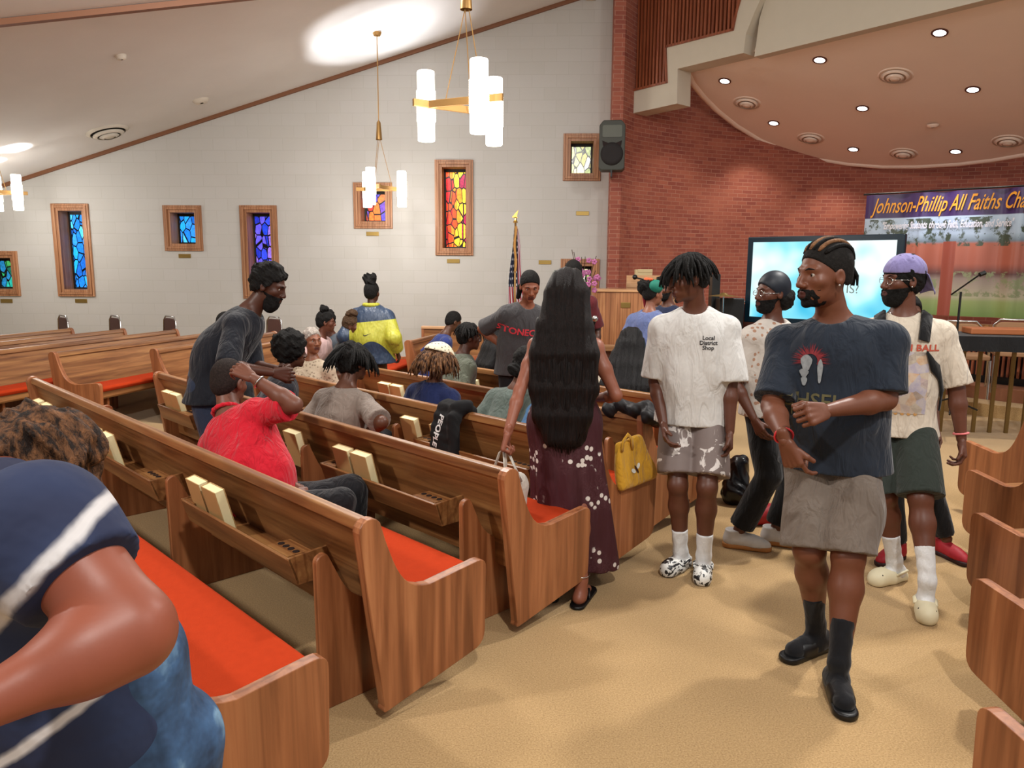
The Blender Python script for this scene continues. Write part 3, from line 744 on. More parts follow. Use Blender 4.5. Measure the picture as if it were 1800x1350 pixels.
def skel(loc, az, height=1.75, pose='stand', lean=0, side=0, twist=0, seat=.46, head=(0, 0, 0), neck_fwd=0, sw=1.0, arms=None, legs=None, headaz=None, headpitch=0, headroll=0, bend=0, z0=0, hoff=.02):
    """joint positions in the world. arms/legs: dict L/R -> world wrist/ankle target or local tuple ('l', x, y, z) and hint"""
    s = height / 1.75; M = Matrix.Translation((loc[0], loc[1], z0)) @ Matrix.Rotation(-rad(az), 4, 'Z')
    pel = Vector((0, 0, .95 * s)) if pose == 'stand' else Vector((0, 0, seat + .10 * s))
    U = Matrix.Rotation(-rad(twist), 4, 'Z') @ Matrix.Rotation(-rad(lean), 4, 'X') @ Matrix.Rotation(rad(side), 4, 'Y')
    U2 = U @ Matrix.Rotation(-rad(bend), 4, 'X')
    def up(x, y, z): return M @ (pel + (U @ Vector((x * s, y * s, min(z, .2) * s))) + (U2 @ Vector((0, 0, max(0, z - .2) * s))))
    J = dict(s=s, az=az, pose=pose)
    J['pel'] = M @ pel; J['waist'] = up(0, 0, .17); J['chest'] = up(0, .01, .36); J['neck'] = up(0, -.005 + neck_fwd * .3, .53)
    for S, q in (('L', -1), ('R', 1)):
        J['s' + S] = M @ (pel + U @ Vector((0, 0, .2 * s)) + U2 @ Vector((q * .172 * s * sw, 0, .226 * s)))
        J['h' + S] = M @ (pel + Vector((q * .092 * s, 0, -.03 * s)))
    ha = rad(headaz if headaz is not None else az + twist)
    f = Vector((math.sin(ha), math.cos(ha), 0)); r = Vector((f.y, -f.x, 0)); u = Vector((0, 0, 1))
    Rp = Matrix.Rotation(rad(headpitch), 3, r); f = Rp @ f; u = Rp @ u
    Rr = Matrix.Rotation(rad(headroll), 3, f); u = Rr @ u; r = Rr @ r
    J['head'] = J['neck'] + (M.to_3x3() @ U2.to_3x3() @ Vector((0, neck_fwd + .015, .09)) * s) + u * .085 * s
    J['head'] = J['head'] + Vector((f.x, f.y, 0)) * hoff
    J['hf'], J['hr'], J['hu'] = f, r, u
    J['fwd'] = (M.to_3x3() @ U2.to_3x3() @ Vector((0, 1, 0))); J['rt'] = (J['sR'] - J['sL']).normalized(); J['up'] = (J['neck'] - J['pel']).normalized()
    lf = M.to_3x3() @ Vector((0, 1, 0)); J['lfwd'] = lf; J['lrt'] = M.to_3x3() @ Vector((1, 0, 0))
    arms = arms or {}; legs = legs or {}
    for S, q in (('L', -1), ('R', 1)):
        t, hint = arms.get(S, (None, None))
        if t is None: t = ('l', q * .24 * sw, .06, -.27 + .0)
        if isinstance(t, tuple) and t[0] == 'l': t = up(0, 0, 0) + M.to_3x3() @ (Vector(t[1:]) * s) + (Vector((0, 0, .2 * s)) if True else 0)
        if hint is None: hint = (q * .4, -1, -.2)
        hint = M.to_3x3() @ Vector(hint)
        J['e' + S], J['w' + S] = ik(J['s' + S], t, .295 * s, .265 * s, hint)
        t, hint = legs.get(S, (None, None))
        if t is None: t = ('l', q * .11, 0 if pose == 'stand' else .44, .085)
        if isinstance(t, tuple) and t[0] == 'l': t = M @ Vector((t[1] * s, t[2] * s, t[3] * s))
        J['k' + S], J['a' + S] = ik(J['h' + S], t, .43 * s, .415 * s, M.to_3x3() @ Vector(hint or (q * .05, 1, .35 if pose != 'stand' else 0)))
        J['t' + S] = lf.copy()
    return J
def frame3(r, f, u): return np.stack([npv(r), npv(f), npv(u)], 1)
def hand_sdf(w, d, pn, thumb, s=1.0, curl=.35, tcurl=.3, curls=None):
    """w wrist point, d direction to the fingers, pn palm normal (side the fingers close to), thumb: side direction"""
    d = Vector(d).normalized(); pn = Vector(pn); pn = (pn - d * pn.dot(d)).normalized(); th = d.cross(pn); th = th if th.dot(Vector(thumb)) > 0 else -th
    S = Sdf(); fin = [(.030, (.042, .026, .021), .0088), (.010, (.047, .029, .022), .0092), (-.011, (.043, .027, .021), .0088), (-.031, (.034, .020, .019), .0078)]
    w = Vector(w)
    S.cap(w - d * .03 * s, w + d * .015 * s, .023 * s, .022 * s, .01, .75, pn)
    for i, (x, L, r) in enumerate(fin):
        kn = w + d * (.092 - abs(x + .005) * .22) * s + th * x * s - pn * .002
        S.cap(w + d * .012 * s + th * x * .55 * s, kn, .015 * s, .0125 * s, .010)
        c = curls[i] if curls else curl * (1 + .12 * i); p = kn; ang = 0
        for j, l in enumerate(L):
            ang += (c * (1.15, 1.45, 1.0)[j]); dd = d * math.cos(ang) + pn * math.sin(ang)
            q = p + dd * l * s; S.cap(p, q, r * s * (1 - .08 * j), r * s * (.92 - .08 * j), .004); p = q
    S.cap(w + d * .03 * s + th * .012 * s + pn * .008, w + d * .062 * s + th * .026 * s + pn * .010 * s, .016 * s, .013 * s, .012)
    p = w + d * .045 * s + th * .030 * s + pn * .010 * s; a = tcurl
    for j, l in enumerate((.034, .028)):
        dd = (d * math.cos(.5 - a * .2) + th * .62 * math.cos(a * 1.3 + j * .7) + pn * (math.sin(a * 1.1 + j * .5) * .9)).normalized()
        q = p + dd * l * s; S.cap(p, q, (.0115 - .0015 * j) * s, (.0105 - .002 * j) * s, .006); p = q
    return S
def body_sdf(J, b=1.0, belly=0, fem=0):
    s = J['s']; S = Sdf(); fw, rt, up_ = J['fwd'], J['rt'], J['up']; R = frame3(rt, fw, up_); 
    lf, lr = J['lfwd'], J['lrt']; RL = frame3(lr, lf, Vector((0, 0, 1)))
    S.ell(J['pel'] + Vector((0, 0, .0)), (.158 * s * b * (1.04 if fem else 1), .115 * s * b, .12 * s), RL, .05)
    S.ell(J['waist'], (.135 * s * b * (.92 if fem else 1), .10 * s * b, .15 * s), R, .06)
    if belly: S.ell(J['waist'] + fw * .05 * s * belly - up_ * .03 * s, (.13 * s * b, .10 * s * b, .13 * s), R, .06)
    S.ell(J['chest'], (.158 * s * b, .11 * s * b, .16 * s), R, .06)
    if fem: 
        for q in (-1, 1): S.ell(J['chest'] + fw * .075 * s + rt * .07 * s * q - up_ * .02 * s, (.055 * s, .05 * s, .055 * s), R, .04)
    S.cap(J['neck'] - up_ * .02 * s, J['head'] - J['hu'] * .05 * s - J['hf'] * .015 * s, .060 * s * (b ** .5) * (.86 if fem else 1), .052 * s * (.88 if fem else 1), .03)
    for q in 'LR':
        sh, el, wr, hp, kn, an = (J[x + q] for x in 'sewhka')
        S.cap(J['neck'] - up_ * .03 * s, sh, .048 * s, .050 * s * b, .05)
        S.ell(sh, (.053 * s * b,) * 3, None, .03)
        m = sh.lerp(el, .45); S.cap(sh, m, .050 * s * b, .049 * s * b, .02); S.cap(m, el, .047 * s * b, .037 * s * b, .02)
        fm = el.lerp(wr, .3); S.cap(el, fm, .037 * s * b, .040 * s * b, .015); S.cap(fm, wr, .039 * s * b, .024 * s, .015)
        tm = hp.lerp(kn, .5); S.cap(hp, tm, .082 * s * b, .070 * s * b, .02); S.cap(tm, kn, .069 * s * b, .052 * s * b, .02)
        back = (kn - hp).normalized().cross(lr); back = -lf if J['pose'] == 'stand' else (-lf)
        cm = kn.lerp(an, .32) + back * .016 * s; S.cap(kn, cm, .050 * s * b, .056 * s * b, .025); S.cap(cm, an, .054 * s * b, .034 * s, .025)
        S.ell(kn + lf * .008, (.050 * s * b,) * 3, None, .02)
        t = J['t' + q]; bz = 0 if an.z < .25 else an.z - .085 * s; f0 = Vector((an.x, an.y, bz)); S.cap(f0 - t * .045 * s + Vector((0, 0, .042 * s)), f0 + t * .125 * s + Vector((0, 0, .030 * s)), .033 * s, .024 * s, .03); S.cap(an, f0 - t * .02 + Vector((0, 0, .045 * s)), .034 * s, .036 * s, .02)
    return S
def head_pts(J): 
    h, f, r, u, s = J['head'], J['hf'], J['hr'], J['hu'], J['s'] * J.get('hs', 1.0)
    return lambda x, y, z: h + (r * x + f * y + u * z) * s
def head_sdf(J, fem=0, fat=1.0):
    p = head_pts(J); s = J['s'] * J.get('hs', 1.0); R = frame3(J['hr'], J['hf'], J['hu']); S = Sdf(); e = lambda r: tuple(x * s for x in r)
    S.ell(p(0, -.014, .036), e((.074, .094, .090)), R, .02)
    S.ell(p(0, .024, -.018), e((.060 * fat, .068, .082)), R, .03)
    S.ell(p(0, .034, -.070), e((.046 * fat, .050, .040)), R, .03)
    S.ell(p(0, .078, -.096), e((.020, .016, .017)), R, .02)
    for q in (-1, 1):
        S.ell(p(q * .043, .056, -.018), e((.022 * fat, .022, .020)), R, .02)
        S.cap(p(q * .012, .086, .026), p(q * .042, .070, .026), .0105 * s, .009 * s, .014)
        S.ell(p(q * .031, .097, .006), e((.018, .016, .012)), R, .012, 's')
        S.cap(p(q * .020, .080, .0165), p(q * .043, .069, .015), .0055 * s, .005 * s, .005)
        S.cap(p(q * .020, .080, -.002), p(q * .043, .070, -.001), .005 * s, .0045 * s, .005)
        S.ell(p(q * .076, -.008, -.006), e((.011, .020, .031)), R, .008)
        S.ell(p(q * .086, -.002, -.002), e((.006, .010, .016)), R, .006, 's')
    S.cap(p(0, .086, .018), p(0, .109, -.026), .0085 * s, .0125 * s, .014)
    for q in (-1, 1):
        S.ell(p(q * .014, .099, -.031), e((.0105, .012, .009)), R, .008)
        S.ell(p(q * .008, .107, -.041), e((.0035, .005, .004)), R, .003, 's')
    S.ell(p(0, .078, -.060), e((.030, .020, .022)), R, .015)
    S.cap(p(-.018, .090, -.056), p(.018, .090, -.056), .0075 * s, .0075 * s, .006); S.cap(p(0, .098, -.055), p(0, .098, -.054), .006 * s, .006 * s, .008)
    S.cap(p(-.015, .090, -.070), p(.015, .090, -.070), .009 * s, .009 * s, .006)
    S.cap(p(-.022, .103, -.0625), p(.022, .103, -.0625), .0028 * s, .0028 * s, .004, op='s')
    S.cap(p(0, -.02, -.06), J['neck'].lerp(J['head'], .25), (.050 if not fem else .043) * s, (.054 if not fem else .045) * s, .03)
    return S
SKIN = {}
def skin(name, c):
    if name in MATS: return MATS[name]
    t = NT(name); v = t.coord('Object'); c4 = srgb(c)
    n = t.noise(v, 14, 3); t.base(t.mix(n, tuple(x * .88 for x in c4[:3]) + (1,), tuple(min(1, x * 1.1) for x in c4[:3]) + (1,)))
    t.set(Roughness=.45); t.b.inputs['Subsurface Weight'].default_value = .06; t.b.inputs['Subsurface Radius'].default_value = (.02, .008, .004); t.b.inputs['Subsurface Scale'].default_value = .5
    t.b.inputs['Specular IOR Level'].default_value = .4; t.bump(t.noise(v, 180, 2), .08, .001); return t.m
def hairmat(name, c, axis=(90, 90, 6), strength=.8, rough=.5, hi=None):
    if name in MATS: return MATS[name]
    t = NT(name); v = t.coord('Object', axis); n = t.noise(v, 1.0, 5, .7, .4); c4 = srgb(c); h4 = srgb(hi) if hi else tuple(min(1, x * 2.2 + .004) for x in c4[:3]) + (1,)
    t.base(t.ramp(n, [(.42, c4), (.72, h4)])); t.set(Roughness=rough); t.b.inputs['Specular IOR Level'].default_value = .22
    t.bump(n, strength, .012); return t.m
M_hair = hairmat('black_coily_hair', '0b0908', (70, 70, 70), 1.0, .75)
M_hair_l = hairmat('black_straight_hair', '070506', (160, 160, 5), .7, .38)
M_eye = plain('eye_white', 'a89e94', .35); M_iris = plain('dark_iris', '140a06', .15); M_lip = plain('lip_skin', '4c2722', .5)
def hair_cap(J, t=.012, front=.070, low=-.03, k=.012, lump=None, side=1.0, tilt=.62):
    """close-cropped hair following the skull"""
    p = head_pts(J); s = J['s'] * J.get('hs', 1.0); R = frame3(J['hr'], J['hf'], J['hu']); S = Sdf()
    S.ell(p(0, -.016, .038), ((.074 + t) * s, (.094 + t) * s, (.090 + t) * s), R, .0)
    S.ell(p(0, -.045, -.02), ((.060 + t * .6) * s, (.058 + t * .6) * s, (.060) * s), R, .03)
    n1 = (J['hf'] * tilt - J['hu'] * (1 - tilt * .55)).normalized(); S.cut(p(0, .078, front), n1)
    S.cut(p(0, 0, low - .03), -J['hu'] + J['hf'] * .1)
    if lump: S.disp(lump)
    return S
def add_face(root, J, body_parts, skinm, far=False):
    p = head_pts(J); s = J['s'] * J.get('hs', 1.0)
    for q in (-1, 1):
        mb = MB(); M = Matrix.Translation(p(q * .0315, .0700, .0068)) @ Matrix((tuple(J['hr'][i] for i in range(3)), tuple(J['hf'][i] for i in range(3)), tuple(J['hu'][i] for i in range(3)))).transposed().to_4x4()
        mb.sphere((0, 0, 0), .0125 * s, 8, M); mb.cur = 1; mb.sphere((0, .0058 * s, 0), .0078 * s, 6, M)
        o = mb.build('eye', [M_eye, M_iris], None, smooth=True); o.data.transform(Matrix.Translation(-root.location)); o.parent = root
def eyebrows(root, J, mat):
    p = head_pts(J); s = J['s'] * J.get('hs', 1.0)
    for q in (-1, 1):
        mb = MB().tube([p(q * .014, .0945, .025), p(q * .028, .091, .031), p(q * .046, .077, .026)], [.0022 * s, .0034 * s, .0015 * s], 6)
        o = mb.build('eyebrow', mat, smooth=True); o.data.transform(Matrix.Translation(-root.location)); o.parent = root
def person(label, J, skinc, res=.009, b=1.0, belly=0, fem=0, fat=1.0, hands=None, face=True, hand_res=None, group=None, brows=True, sitting=None):
    base_ = J['pel'].copy(); base_.z = 0 if 'z0' not in J else J['z0']
    root = empty('person', base_, 0, label, 'person', group)
    sk = skin('skin_' + skinc, skinc); J['skin'] = sk
    v, q = body_sdf(J, b, belly, fem).mesh(res); parts = [(v, q, 0)]
    hr = max(.0035, res * .5)
    v, q = head_sdf(J, fem, fat).mesh(hr if face else res * .7)
    m = np.zeros(len(q), int)
    if face:
        R = frame3(J['hr'], J['hf'], J['hu']); s = J['s'] * J.get('hs', 1.0)
        c = (v[q].mean(1) - npv(J['head'])) @ R / s
        m[(np.abs(c[:, 0]) < .024) & (c[:, 1] > .088) & (c[:, 2] < -.050) & (c[:, 2] > -.078)] = 1
    parts.append((v, q, m))
    hands = hands or {}
    for S in 'LR':
        h = hands.get(S, {}); w_, e_ = J['w' + S], J['e' + S]; d = h.get('d') or (w_ - e_).normalized()
        sideout = J['rt'] * (1 if S == 'R' else -1)
        pn = h.get('pn') or (-sideout + J['fwd'] * .1); th = h.get('th') or J['fwd']
        hs = hand_sdf(w_, d, pn, th, J['s'] * h.get('s', 1.0), h.get('curl', .3), h.get('tcurl', .3), h.get('curls'))
        v, q = hs.mesh(hand_res or max(.0035, res * .45)); parts.append((v, q, 0))
    body = mk('body', parts, [sk, M_lip], root)
    if face: add_face(root, J, None, sk); 
    if face and brows: eyebrows(root, J, M_hair)
    return root
def shirt_sdf(J, b=1.0, loose=.015, sleeve=.62, hem=-.06, neckr=.068, belly=0, fem=0, wr=.006, seed=0, sl_loose=.03, neck_drop=.035, front_v=0):
    """sleeve: fraction of the upper arm (values over 1 run on to the wrist); hem: z relative to the pelvis"""
    s = J['s']; S = Sdf(); fw, rt, up_ = J['fwd'], J['rt'], J['up']; R = frame3(rt, fw, up_); RL = frame3(J['lrt'], J['lfwd'], Vector((0, 0, 1)))
    L = loose
    S.ell(J['chest'], ((.162 * b) * s + L, .115 * s * b + L, .175 * s + L), R, .05)
    S.ell(J['waist'], ((.145 * b) * s + L * 1.6, .110 * s * b + L * 1.6, .19 * s), R, .08)
    if belly: S.ell(J['waist'] + fw * .055 * s * belly - up_ * .04 * s, (.135 * s * b + L, .105 * s * b + L, .15 * s), R, .06)
    if fem:
        for q in (-1, 1): S.ell(J['chest'] + fw * .078 * s + rt * .065 * s * q - up_ * .02 * s, (.062 * s, .055 * s, .06 * s), R, .05)
    hemp = J['pel'] + up_ * 0 + Vector((0, 0, hem * s))
    S.cap(J['waist'], J['pel'].lerp(hemp, 1.0) - Vector((0, 0, .05)), (.150 * s * b + L * 1.5), (.176 * s * b + L * 1.6), .06, .74, J['lfwd'])
    S.cap(J['sL'].lerp(J['neck'], .12) , J['sR'].lerp(J['neck'], .12), .054 * s * (b ** .7) + L * .3, .054 * s * (b ** .7) + L * .3, .04)
    for q in 'LR':
        sh, el, wrp = J['s' + q], J['e' + q], J['w' + q]
        S.cap(J['neck'] - up_ * .05 * s, sh, .048 * s + L * .2, .054 * s * b + L * .2, .03)
        d = (el - sh).normalized(); 
        if sleeve > 0: S.ell(sh, (.062 * s * b + L * .35,) * 3, None, .025)
        if sleeve > 1:
            e2 = el.lerp(wrp, sleeve - 1); S.cap(sh, el, .056 * s * b + L * .5, .048 * s * b + L * .6, .025); d2 = (e2 - el).normalized()
            S.cap(el, e2 + d2 * .03, .050 * s * b + L * .7, .036 * s * b + L * .7, .02, cuts=[(e2, d2)])
        elif sleeve > 0:
            en = sh.lerp(el, sleeve); S.cap(sh, en + d * .05, .056 * s * b + L * .25, .056 * s * b + sl_loose * .7, .022, cuts=[(en, d)])
    if wr: S.disp(wrink(wr, 17, seed))
    if sleeve == 0:
        for q in 'LR':
            S.ell(J['s' + q] + J['rt'] * (.035 if q == 'R' else -.035) * s + up_ * .01, (.075 * s * b, .10 * s, .11 * s), R, .01, 's')
    S.cap(J['neck'] + up_ * (.0) * s - fw * .0, J['head'], neckr * s, neckr * s, .015, op='s')
    S.ell(J['neck'] + fw * (.045 + front_v * .03) * s + up_ * (.01 - front_v * .02) * s, (.058 * s, .060 * s, (neck_drop + front_v) * s), R, .012, 's')
    lo = npv(hemp) - .6; hi = npv(hemp) + np.array([.6, .6, .25])
    S.cut(hemp, Vector((0, 0, -1)) + J['lfwd'] * 0, lo, hi)
    return S
def pants_sdf(J, b=1.0, end=1.0, loose=.015, wr=.006, seed=3, flare=0, waist=.10, fem=0):
    """end: 1 = knee, 2 = ankle"""
    s = J['s']; S = Sdf(); L = loose; RL = frame3(J['lrt'], J['lfwd'], Vector((0, 0, 1)))
    S.ell(J['pel'], (.152 * s * b + L * .3, .108 * s * b + L * .3, .11 * s), RL, .03)
    if J['pose'] == 'stand': S.cap(J['pel'], J['pel'] + Vector((0, 0, waist * s)), .140 * s * b, .132 * s * b, .03, .72, J['lfwd'])
    for q in 'LR':
        hp, kn, an = J['h' + q], J['k' + q], J['a' + q]
        if end <= 1.25:
            t = min(end, 1); e1 = hp.lerp(kn, t) if end <= 1 else kn
            S.cap(hp, e1 + ((kn - hp).normalized() * .03 if end <= 1 else Vector()), .080 * s * b + L, .066 * s * b + L + flare, .012, cuts=[(e1, (kn - hp).normalized())] if end <= 1 else [])
            if end > 1:
                d = (an - kn).normalized(); e2 = kn.lerp(an, end - 1)
                S.cap(kn, e2 + d * .03, .066 * s * b + L + flare, .066 * s * b + L + flare, .012, cuts=[(e2, d)])
        else:
            e2 = kn.lerp(an, end - 1); d = (an - kn).normalized()
            S.cap(hp, kn, .083 * s * b + L, .060 * s * b + L, .014)
            S.cap(kn, e2 + d * .02, .060 * s * b + L, .048 * s + L + flare, .012, cuts=[(e2 + d * .01, d)])
    if wr: S.disp(wrink(wr, 21, seed))
    return S
def foot_frame(J, q):
    an, t = J['a' + q], J['t' + q]; t = Vector((t.x, t.y, 0)).normalized(); r = Vector((t.y, -t.x, 0)); return lambda x, y, z: Vector((an.x, an.y, 0)) + r * x * J['s'] + t * y * J['s'] + Vector((0, 0, (0 if an.z < .25 else an.z - .085 * J['s']) + z * J['s']))
def shoes(root, J, kind, mats, which='LR', res=.006):
    for q in which:
        P = foot_frame(J, q); r_ = (P(1, 0, 0) - P(0, 0, 0)).normalized(); U_ = Vector((0, 0, 1)); s = J['s']
        if kind in ('sneaker', 'boot'):
            S = Sdf(); S.cap(P(0, -.055, .055), P(0, .12, .045), .044 * s, .042 * s, .03); S.cap(P(0, .10, .04), P(.0, .165, .035), .045 * s, .036 * s, .03)
            S.cap(P(0, -.050, .06), P(0, -.040, .125), .046 * s, .050 * s, .02); S.cap(P(0, -.02, .085), P(0, .08, .062), .040 * s, .034 * s, .03); S.cut(P(0, 0, .028), (0, 0, -1)); S.cut(P(0, 0, .125), (0, 0, 1))
            up_ = sd('shoe', S, res, mats[0], root)
            S = Sdf(); S.cap(P(0, -.060, .02), P(0, .06, .02), .046 * s, .040 * s, .02); S.cap(P(0, .06, .02), P(0, .160, .022), .042 * s, .046 * s, .02); S.cut(P(0, 0, .035), (0, 0, 1)); S.cut(P(0, 0, .002), (0, 0, -1))
            sd('shoe_sole', S, res, mats[1], root)
            mb = MB()
            for i in range(5): y = .03 + i * .022; mb.tube([P(-.022, y, .088 - i * .006), P(0, y + .004, .097 - i * .007), P(.022, y, .088 - i * .006)], .003, 6)
            o = mb.build('shoelace', mats[2], smooth=True); o.data.transform(Matrix.Translation(-root.location)); o.parent = root
        elif kind == 'clog':
            S = Sdf(); S.cap(P(0, -.06, .022), P(0, .03, .022), .042 * s, .040 * s, .02); S.cap(P(0, .03, .03), P(0, .125, .034), .046 * s, .050 * s, .03); S.cap(P(0, .06, .05), P(0, .10, .05), .042 * s, .040 * s, .03)
            S.cap(P(0, -.03, .085), P(0, .035, .10), .034 * s, .036 * s, .01, op='s'); S.cut(P(0, 0, .002), (0, 0, -1))
            sd('clog', S, res, mats[0], root)
            mb = MB(); mb.tube([P(-.046, .03, .055), P(-.048, -.02, .065), P(-.034, -.065, .06), P(0, -.085, .058), (P(.034, -.065, .06)), P(.048, -.02, .065), P(.046, .03, .055)], .007 * s, 8, flat=1.6)
            o = mb.build('heel_strap', mats[0], smooth=True); o.data.transform(Matrix.Translation(-root.location)); o.parent = root
            mb = MB()
            for hx, hy in ((-.02, .07), (.0, .075), (.02, .07), (-.03, .095), (-.01, .10), (.01, .10), (.03, .095), (-.02, .125), (0, .13), (.02, .125), (-.035, .13), (.037, .128)):
                hz = .034 + .052 * math.sqrt(max(0, 1 - (hx / .056) ** 2 - (max(0, hy - .10) / .078) ** 2)); mb.sphere(P(hx, hy, hz - .001), .0055, 6)
            o = mb.build('vent_hole', M_dark, smooth=True); o.data.transform(Matrix.Translation(-root.location)); o.parent = root
        elif kind == 'slide':
            S = Sdf(); S.cap(P(0, -.065, .016), P(0, .155, .016), .043 * s, .047 * s, .0, 1); S.cut(P(0, 0, .03), (0, 0, 1)); S.cut(P(0, 0, .002), (0, 0, -1)); sd('slide_sole', S, res, mats[0], root)
            S = Sdf(); S.cap(P(0, .03, .035), P(0, .10, .032), .052 * s, .048 * s, .02, cuts=[(P(0, .035, 0), P(0, 0, 0) - P(0, 1, 0)), (P(0, .12, 0), P(0, 1, 0) - P(0, 0, 0))]); S.cut(P(0, 0, .01), (0, 0, -1)); sd('slide_strap', S, res, mats[1], root)
        if kind in ('clog', 'slide') or kind == 'sock':
            fs_ = 1.25 if kind == 'slide' else 1.0; S = Sdf(); S.cap(P(0, -.045, .052), P(0, .13, .040), .038 * s * fs_, .032 * s * fs_, .03); top = mats[3] if len(mats) > 3 else .16
            dd = (J['k' + q] - J['a' + q]).normalized(); tp = J['a' + q] + dd * top * s
            S.cap(P(0, -.02, .05), J['a' + q], .040 * s, .040 * s, .03); S.cap(J['a' + q], tp + dd * .02, .040 * s, .047 * s, .02, cuts=[(tp, dd)]); S.disp(wrink(.0012, 120, 1))
            sd('sock', S, res, mats[2], root)
def loc_add(o, root): o.data.transform(Matrix.Translation(-root.location)); o.parent = root; return o
def decal(name, target, vs, fs, P0, X, Y, mat, root, off=.003, smooth=False):
    """flat art (vs in 2d metres) laid on the cloth of `target` by projection along the art's normal"""
    X = Vector(X).normalized(); Y = Vector(Y); Y = (Y - X * Y.dot(X)).normalized(); N = X.cross(Y)
    me = target.data; bv = BVHTree.FromPolygons([v.co for v in me.vertices], [tuple(p.vertices) for p in me.polygons])
    T = target.parent.location if target.parent else Vector(); out = []
    last = None
    for v in vs:
        p = Vector(P0) + X * v[0] + Y * v[1] - T
        hit = bv.ray_cast(p + N * .35, -N)
        if hit[0] is None: h = last if last is not None else p
        else: h = hit[0] + N * off
        d = (h - p).dot(N); last = p + N * d; out.append(p + N * d)
    me2 = bpy.data.meshes.new(name); me2.from_pydata([tuple(v) for v in out], [], fs); me2.materials.append(mat); me2.update()
    o = bpy.data.objects.new(name, me2); COL.objects.link(o); o.parent = target.parent; return o
def blob(pts, n=0): return [(x, y, 0) for x, y in pts], [tuple(range(len(pts)))]
def gridpatch(w_, h_, n, m):
    vs = [(-w_ / 2 + w_ * i / n, -h_ / 2 + h_ * j / m, 0) for i in range(n + 1) for j in range(m + 1)]
    return vs, [(i * (m + 1) + j, (i + 1) * (m + 1) + j, (i + 1) * (m + 1) + j + 1, i * (m + 1) + j + 1) for i in range(n) for j in range(m)]
# ================================================================== PEOPLE
def hair_obj(root, S, h, mat=None, name='hair'): return sd(name, S, h, mat or M_hair, root)
def afro(J, r=(.12, .125, .115), c=(0, -.025, .05), amp=.010, f=70, front=.045):
    p = head_pts(J); s = J['s']; R = frame3(J['hr'], J['hf'], J['hu']); S = Sdf()
    S.ell(p(*c), tuple(x * s for x in r), R, 0); S.ell(p(0, -.05, -.02), (.085 * s, .07 * s, .07 * s), R, .03)
    S.ell(p(0, .115, -.035), (.080 * s, .075 * s, .085 * s), R, .01, 's'); S.disp(lumps(amp, f, 2)); return S
def locks(root, J, n, length, r0=.009, spread=.10, droop=.8, seed=1, fwd=.0, mat=None, base_r=1.0, phis=(-180, 180), name='hair_lock', top=.3, wav=.01):
    """many short twisted locks falling from the crown, one mesh"""
    rnd = random.Random(seed); p = head_pts(J); mb = MB()
    for i in range(n):
        a = rad(rnd.uniform(*phis)); e = rnd.uniform(top, 1.25); 
        d = Vector((math.sin(a) * math.sin(e), math.cos(a) * math.sin(e), math.cos(e)))
        c = Vector((d.x * .078, -.016 + d.y * .098, .038 + d.z * .095)) * base_r
        L = length * rnd.uniform(.5, 1.12); q = c.copy(); v = d * .35 + Vector((d.x * .8, d.y * .8 + fwd, -.15)); pts = [p(*q)]
        for k in range(6):
            v = (v + Vector((rnd.uniform(-.25, .25), rnd.uniform(-.2, .2), -droop * .45))); v.normalize(); q = q + v * L / 6
            rr = math.hypot(q.x / .088, (q.y + .016) / .108)
            e3 = math.sqrt((q.x / .088) ** 2 + ((q.y + .016) / .108) ** 2 + (max(0, q.z - .03) / .105) ** 2)
            if e3 < 1.0: f3 = 1 / max(e3, .4); q.x *= f3; q.y = (q.y + .016) * f3 - .016; q.z = .03 + (q.z - .03) * f3 if q.z > .03 else q.z
            pts.append(p(*q))
        mb.tube(pts, [r0, r0 * 1.1, r0, r0 * .95, r0 * .85, r0 * .7, r0 * .35], 6)
    return loc_add(mb.build(name, mat or M_hair, smooth=True), root)
def bun(J, c, r, lump=.006, f=60):
    p = head_pts(J); R = frame3(J['hr'], J['hf'], J['hu']); S = Sdf(); S.ell(p(*c), tuple(x * J['s'] for x in r), R, .03); S.disp(lumps(lump, f, 1)); return S
